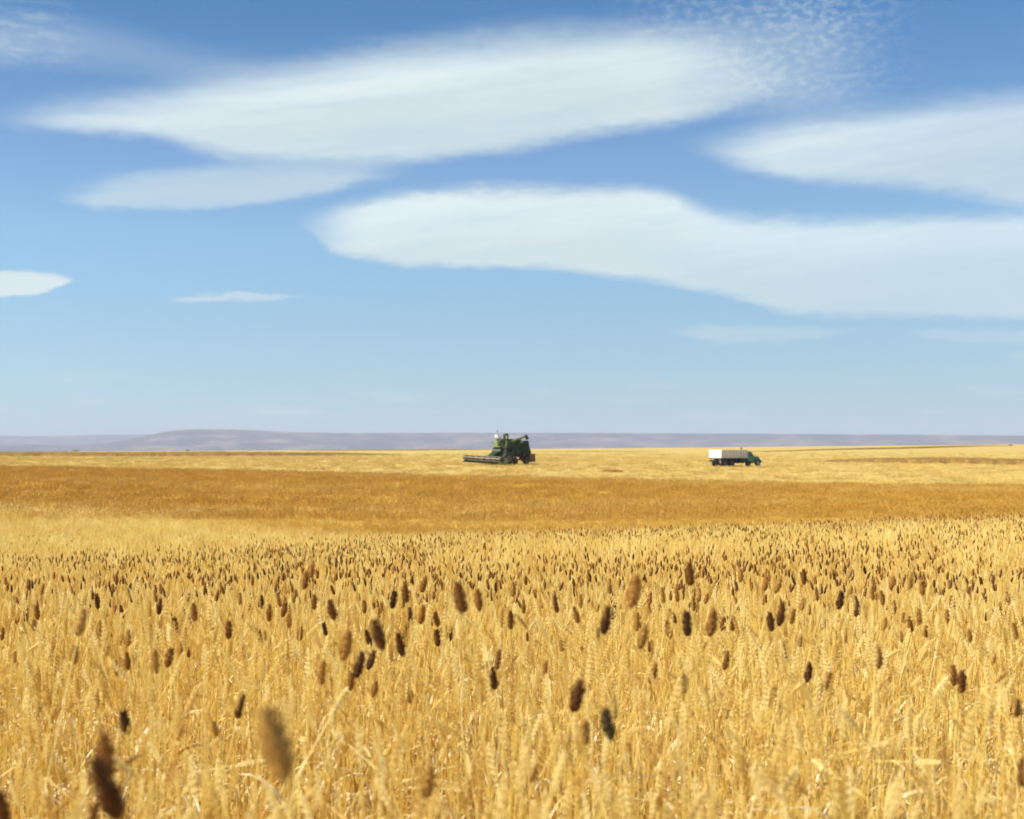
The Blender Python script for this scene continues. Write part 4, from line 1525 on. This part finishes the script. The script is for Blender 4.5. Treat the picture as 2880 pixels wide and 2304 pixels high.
# ---- combine harvester -------------------------------------------------------
def build_combine():
    d = 199.0
    px = 1420
    cb = bpy.data.objects.new('combine_harvester', None)
    C.objects.link(cb)
    tag(cb, 'old green combine harvester with wide reel header cutting at the stubble edge', 'combine harvester')
    x, y = (px - 1440) / F * d, d
    cb.location = (x, y, gz(x, y) + 0.05)
    cb.rotation_euler = (0, 0, math.atan2(-0.68, -0.73))
    cb.scale = (1.0, 1.04, 1.0)
    # local: +x forward, +y its left side (towards the camera)
    # main separator body
    MB().prism([(1.5, 1.05), (1.75, 1.9), (1.5, 2.45), (-0.6, 2.55), (-2.6, 2.5), (-3.2, 2.3), (-3.35, 1.5), (-2.9, 1.05)], -0.85, 0.85, 0.05).build('separator_body', M_dgreen, cb)
    # side panels, elevators and drives on the near side
    for xx, ww, zz, hh, m in ((-2.5, 1.25, 1.78, 1.05, M_cgreen), (-1.05, 1.35, 1.80, 1.05, M_dgreen), (0.45, 1.2, 1.75, 1.0, M_cgreen)):
        for s in (-1, 1):
            MB().box((xx, s * 0.93, zz), (ww, 0.12, hh), bev=0.03).build('side_panel', m, cb)
    # rear straw hood, tall
    MB().prism([(-2.0, 2.45), (-3.3, 2.75), (-3.85, 2.6), (-4.25, 1.75), (-4.1, 1.25), (-3.2, 1.2), (-2.0, 1.3)], -0.95, 0.95, 0.06).build('straw_hood', M_cgreen, cb)
    MB().prism([(-2.1, 2.5), (-3.0, 3.42), (-3.75, 3.40), (-3.95, 2.55), (-3.3, 2.4)], -0.75, 0.9, 0.05).build('engine_housing', M_cgreen, cb)
    MB().prism([(-3.9, 0.55), (-3.85, 1.5), (-4.95, 1.55), (-5.05, 0.45), (-4.6, 0.35)], -1.0, 1.0, 0.04).build('straw_chopper', M_rust, cb, 'dusty brown straw chopper at the rear')
    # grain tank with flared top
    MB().prism([(-1.9, 2.45), (-1.9, 3.35), (-2.15, 3.62), (0.65, 3.62), (0.42, 3.35), (0.42, 2.5)], -1.15, 1.15, 0.03).build('grain_tank', M_dgreen, cb)
    r = MB()
    for k in range(5):
        r.box((-1.6 + 0.5 * k, 1.17, 2.98), (0.05, 0.05, 0.9))
    r.build('tank_ribs', M_cgreen, cb)
    # elevator head lump above the tank
    e = MB()
    e.prism([(-0.1, 3.5), (-0.15, 4.2), (0.05, 4.42), (0.42, 4.35), (0.5, 3.5)], 0.1, 0.65, 0.05)
    e.build('elevator_head', M_black, cb)
    MB().prism([(0.45, 2.3), (0.65, 2.35), (0.42, 4.1), (0.20, 4.05)], 0.68, 0.90, 0.02).build('clean_grain_elevator', M_lgreen, cb)
    # unloading auger folded back, rising to the rear
    au = MB()
    au.tube((0.0, 1.05, 3.25), (-2.6, 1.45, 4.02), 0.17, 16)
    au.build('unloading_auger', M_lgreen, cb)
    sp = MB()
    sp.tube((-2.55, 1.44, 4.18), (-2.95, 1.50, 3.62), 0.24, 14, 0.19)
    sp.build('auger_spout', M_black, cb)
    MB().tube((-1.2, 1.2, 2.9), (-1.5, 1.28, 3.62), 0.05, 8).build('auger_support', M_cgreen, cb)
    # operator station at the front
    MB().box((1.25, 0.1, 2.53), (1.25, 1.7, 0.10), bev=0.01).build('platform', M_lgreen, cb)
    MB().prism([(1.86, 2.58), (1.95, 3.25), (1.72, 3.3), (1.55, 2.58)], -0.35, 0.55, 0.03).build('control_console', M_lgreen, cb)
    rl = MB()
    for yy in (-0.7, 0.92):
        for xx in (0.7, 1.3, 1.86):
            rl.tube((xx, yy, 2.55), (xx, yy, 3.45), 0.025, 6)
        rl.tube((0.7, yy, 3.45), (1.86, yy, 3.45), 0.025, 6)
        rl.tube((0.7, yy, 3.0), (1.86, yy, 3.0), 0.02, 6)
    rl.tube((1.86, -0.7, 3.45), (1.86, 0.92, 3.45), 0.025, 6)
    rl.build('guard_rail', M_lgreen, cb)
    st = MB()
    st.box((0.95, 0.1, 2.95), (0.48, 0.5, 0.12), bev=0.03)
    st.box((0.70, 0.1, 3.2), (0.1, 0.5, 0.5), bev=0.03)
    st.box((0.95, 0.1, 2.74), (0.2, 0.2, 0.32))
    st.build('seat', M_black, cb)
    wh = MB()
    wh.tube((1.70, 0.1, 2.7), (1.42, 0.1, 3.28), 0.03, 8)
    for k in range(16):
        a, a2 = 2 * math.pi * k / 16, 2 * math.pi * (k + 1) / 16
        f = lambda t: Vector((1.42 + 0.09 * math.cos(t), 0.1 + 0.22 * math.sin(t), 3.28 + 0.2 * math.cos(t)))
        wh.tube(f(a), f(a2), 0.014, 5)
    wh.build('steering_wheel', M_black, cb)
    # sun shade on posts with a white lamp
    cp = MB()
    for yy in (-0.55, 0.75):
        cp.tube((0.55, yy, 2.55), (0.75, yy, 4.22), 0.03, 6)
    cp.build('canopy_post', M_black, cb)
    sh = MB()
    sh.prism([(0.35, 4.20), (0.35, 4.25), (0.9, 4.33), (1.55, 4.25), (1.55, 4.20), (0.9, 4.28)], -0.65, 0.85)
    # the photo shows only a small pale patch at the top left
    sh.bm.clear()
    sh.box((1.95, 0.35, 3.98), (0.10, 0.62, 0.52), (0, 0.25, 0), 0.03)
    sh.build('wind_screen', M_white, cb, 'small white wind screen above the platform')
    tk = MB()
    tk.tube((1.86, 0.35, 3.4), (1.95, 0.35, 3.8), 0.03, 6)
    tk.tube((1.2, -0.2, 3.5), (1.25, -0.2, 4.75), 0.035, 8)
    tk.ball((1.25, -0.2, 4.75), (0.08, 0.08, 0.1))
    tk.build('exhaust_stack', M_black, cb)
    # ladder
    ld = MB()
    for yy in (1.0, 1.32):
        ld.tube((1.5, yy, 0.7), (1.15, yy, 2.5), 0.025, 6)
    for k in range(6):
        t = k / 5
        ld.tube((1.5 - .35 * t, 1.0, .75 + 1.7 * t), (1.5 - .35 * t, 1.32, .75 + 1.7 * t), 0.02, 6)
    ld.build('ladder', M_lgreen, cb)
    # belts, pulleys on the near side
    for xx, zz, rr, m in ((-0.2, 1.5, 0.42, M_black), (-1.5, 1.75, 0.34, M_dgreen), (-2.6, 1.5, 0.30, M_black), (0.9, 1.95, 0.26, M_yel)):
        MB().tube((xx, 1.02, zz), (xx, 1.12, zz), rr, 22).build('pulley', m, cb)
    bl = MB()
    for (xa, za, ra), (xb, zb, rb) in (((-0.2, 1.5, .42), (-1.5, 1.75, .34)), ((-1.5, 1.75, .34), (-2.6, 1.5, .30)), ((-0.2, 1.5, .42), (0.9, 1.95, .26))):
        for s in (-1, 1):
            bl.tube((xa, 1.10, za + s * ra), (xb, 1.10, zb + s * rb), 0.025, 6)
    bl.build('drive_belt', M_black, cb)
    # axles and wheels
    ax = MB()
    ax.box((0.75, 0, 0.92), (0.3, 2.5, 0.25))
    ax.box((-3.0, 0, 0.70), (0.2, 2.0, 0.18))
    ax.box((-3.0, 0, 0.95), (0.3, 0.3, 0.6))
    ax.build('axle', M_black, cb)
    for s in (-1, 1):
        wheel(cb, (0.75, s * 1.38, 0.86), 0.88, 0.56, M_yel, True, s)
        wheel(cb, (-3.0, s * 1.12, 0.50), 0.52, 0.32, M_yel, True, s)
    # feeder house
    MB().prism([(1.4, 1.35), (1.4, 2.1), (3.05, 1.15), (3.05, 0.45)], -0.62, 0.62, 0.03).build('feeder_house', M_cgreen, cb)
    # header: platform, dividers, cutter bar, auger, reel
    hd = bpy.data.objects.new('header', None)
    C.objects.link(hd)
    hd.parent = cb
    hd.location = (3.1, 0, 0.28)
    hd.rotation_euler = (R(-2.2), 0, 0)
    HWD = 3.6
    MB().prism([(-0.1, 0.0), (-0.1, 0.62), (0.0, 0.62), (0.05, 0.12), (1.05, 0.02), (1.05, -0.04)], -HWD, HWD).build('header_platform', M_cgreen, hd)
    for s in (-1, 1):
        MB().prism([(-0.12, -0.02), (-0.12, 0.70), (0.5, 0.62), (1.2, 0.26), (1.75, -0.02)], s * HWD, s * (HWD + 0.07), 0.01).build('divider', M_lgreen, hd)
    a_ = MB()
    a_.tube((0.42, -HWD, 0.38), (0.42, HWD, 0.38), 0.13, 12)
    for k in range(44):
        yy = -HWD + 0.08 + k * (2 * HWD - 0.16) / 43
        a_.tube((0.42, yy, 0.38), (0.42, yy + 0.012, 0.38), 0.27, 14)
    a_.build('header_auger', M_black, hd)
    kn = MB()
    for k in range(60):
        yy = -HWD + 0.06 + k * (2 * HWD - 0.12) / 59
        kn.box((1.12, yy, 0.0), (0.18, 0.03, 0.03))
    kn.build('cutter_bar', M_black, hd)
    rc = Vector((1.0, 0, 0.60))
    rr = 0.38
    ree = MB()
    ree.tube((rc.x, -HWD, rc.z), (rc.x, HWD, rc.z), 0.06, 8)
    ree.build('reel_shaft', M_black, hd)
    for k in range(6):
        a = 2 * math.pi * k / 6 + 0.3
        MB().box((rc.x + rr * math.cos(a), 0, rc.z + rr * math.sin(a)), (0.03, 2 * HWD - 0.05, 0.13), (0, -a, 0)).build('reel_bat', M_tan, hd)
    for j in range(7):
        yy = -HWD + 0.1 + j * (2 * HWD - 0.2) / 6
        s_ = MB()
        for k in range(6):
            a = 2 * math.pi * k / 6 + 0.3
            s_.box((rc.x + rr * 0.5 * math.cos(a), yy, rc.z + rr * 0.5 * math.sin(a)), (rr, 0.05, 0.05), (0, -a, 0))
        s_.lathe([(rr * 0.80, -0.03), (rr * 0.95, -0.03), (rr * 0.95, 0.03), (rr * 0.80, 0.03), (rr * 0.80, -0.03)], (rc.x, yy, rc.z), 18)
        # dark plates between the spokes read as the dark spots along the reel
        s_.tube((rc.x, yy - 0.27, rc.z), (rc.x, yy + 0.27, rc.z), rr * 0.92, 14)
        s_.build('reel_spider', M_black, hd)
    for s in (-1, 1):
        MB().box((0.45, s * (HWD - 0.05), 0.72), (1.15, 0.07, 0.08), (0, 0.12, 0)).build('reel_arm', M_lgreen, hd)
    return cb


cbn = build_combine()


def build_operator():
    """operator seated at the controls: one continuous skinned body"""
    me = bpy.data.meshes.new('person')
    J = [((0, 0, 0.0), .15), ((0, 0, .22), .15), ((0, 0, .42), .17), ((0, 0, .55), .06), ((0.02, 0, .68), .10), ((0.02, 0, .80), .085),
         ((.20, .1, .0), .09), ((.44, .12, .02), .07), ((.46, .12, -.36), .05), ((.56, .12, -.40), .045),
         ((.20, -.1, .0), .09), ((.44, -.12, .02), .07), ((.46, -.12, -.36), .05), ((.56, -.12, -.40), .045),
         ((0, .20, .44), .065), ((.12, .24, .20), .05), ((.38, .16, .26), .035), ((0, -.20, .44), .065), ((.12, -.24, .20), .05), ((.38, -.16, .26), .035)]
    Ed = [(0, 1), (1, 2), (2, 3), (3, 4), (4, 5), (0, 6), (6, 7), (7, 8), (8, 9), (0, 10), (10, 11), (11, 12), (12, 13), (2, 14), (14, 15), (15, 16), (2, 17), (17, 18), (18, 19)]
    me.from_pydata([j[0] for j in J], Ed, [])
    ob = link('person', me, M_shirt)
    md = ob.modifiers.new('skin', 'SKIN')
    for v, j in zip(me.skin_vertices[0].data, J):
        v.radius = (j[1], j[1])
    me.skin_vertices[0].data[0].use_root = True
    ob.modifiers.new('sub', 'SUBSURF').levels = 1
    M = Matrix.Translation(cbn.location) @ cbn.rotation_euler.to_matrix().to_4x4()
    ob.location = M @ Vector((0.92, 0.1, 3.12))
    ob.rotation_euler = cbn.rotation_euler
    hat = MB()
    hat.tube((0.02, 0, .80), (0.02, 0, .90), 0.12, 14, 0.10)
    hat.tube((0.05, 0, .795), (0.05, 0, .81), 0.19, 16)
    h = hat.build('hat', M_rim, ob)
    tag(ob, 'person in a dark work shirt and pale hat seated on the harvester platform', 'person')


M_shirt = paint('work_shirt', (0.06, 0.075, 0.06), (0.04, 0.05, 0.045), 0.9, 0.1)
build_operator()

# ---------------------------------------------------------------- small things far off
M_bush = surf_mat('bush_leaf', (0.26, 0.22, 0.07), (0.44, 0.36, 0.12), scale=6, rough=0.9, spec=0.1)
M_twig = paint('twig', (0.12, 0.08, 0.05), (0.08, 0.06, 0.04), 0.9, 0.1)


def bush(px, d, w, h, label, seed):
    rn = random.Random(seed)
    x, y = (px - 1440) / F * d, d
    ob = bpy.data.objects.new('shrub', None)
    C.objects.link(ob)
    ob.location = (x, y, gz(x, y) - 0.05)
    tag(ob, label, 'shrub', 'small shrubs far off on the ridge')
    b = MB()
    for k in range(7):
        a = rn.uniform(0, 6.28)
        b.tube((0, 0, 0), (w * .35 * math.cos(a), w * .35 * math.sin(a), h * rn.uniform(.5, .85)), 0.05, 5, 0.02)
    b.build('trunk', M_twig, ob)
    g = Geo()
    for k in range(380):
        a, r_ = rn.uniform(0, 6.28), math.sqrt(rn.random()) * w / 2
        z = h * (0.15 + 0.85 * rn.random() * (1 - (2 * r_ / w) ** 2 * 0.7))
        g.spindle(Vector((r_ * math.cos(a), r_ * math.sin(a), z)), Vector((rn.uniform(-1, 1), rn.uniform(-1, 1), rn.uniform(0, 1.2))), 0.28, 0.09, 0.05)
    me = g.mesh('crown', [M_bush])
    o_ = bpy.data.objects.new('crown', me)
    C.objects.link(o_)
    o_.parent = ob


bush(212, 640, 3.0, 0.9, 'small pale shrub on the ridge line at far left', 1)
bush(528, 640, 2.2, 0.7, 'smaller shrub on the ridge line left of the harvester', 2)
bush(2842, 560, 1.3, 0.6, 'dark shrub on the slope near the right edge', 3)
bush(2650, 520, 3.0, 0.5, 'low dark shrub in the thin strip on the right slope', 4)


def heap(px, d, w, h, label, seed):
    rn = random.Random(seed)
    x, y = (px - 1440) / F * d, d
    g = Geo()
    for k in range(500):
        a, r_ = rn.uniform(0, 6.28), math.sqrt(rn.random()) * w / 2
        z = h * rn.random() * (1 - (2 * r_ / w) ** 2)
        g.spindle(Vector((r_ * math.cos(a), r_ * 0.6 * math.sin(a), z)), Vector((rn.uniform(-1, 1), rn.uniform(-1, 1), rn.uniform(-.2, .5))), 0.5, 0.03, 0.03)
    o_ = bpy.data.objects.new('straw_heap', g.mesh('straw_heap', [M_leaf]))
    C.objects.link(o_)
    o_.location = (x, y, gz(x, y))
    tag(o_, label, 'straw heap', 'loose straw heaps on the stubble')


heap(885, 172, 2.6, 0.36, 'loose heap of pale straw on the stubble left of the harvester', 1)
heap(1720, 168, 2.6, 0.16, 'flat scatter of pale straw between harvester and truck', 2)
print('things', nthing, nw, [o_['label'] for o_ in bpy.data.objects if 'label' in o_ and len(o_['label'].split()) > 16])
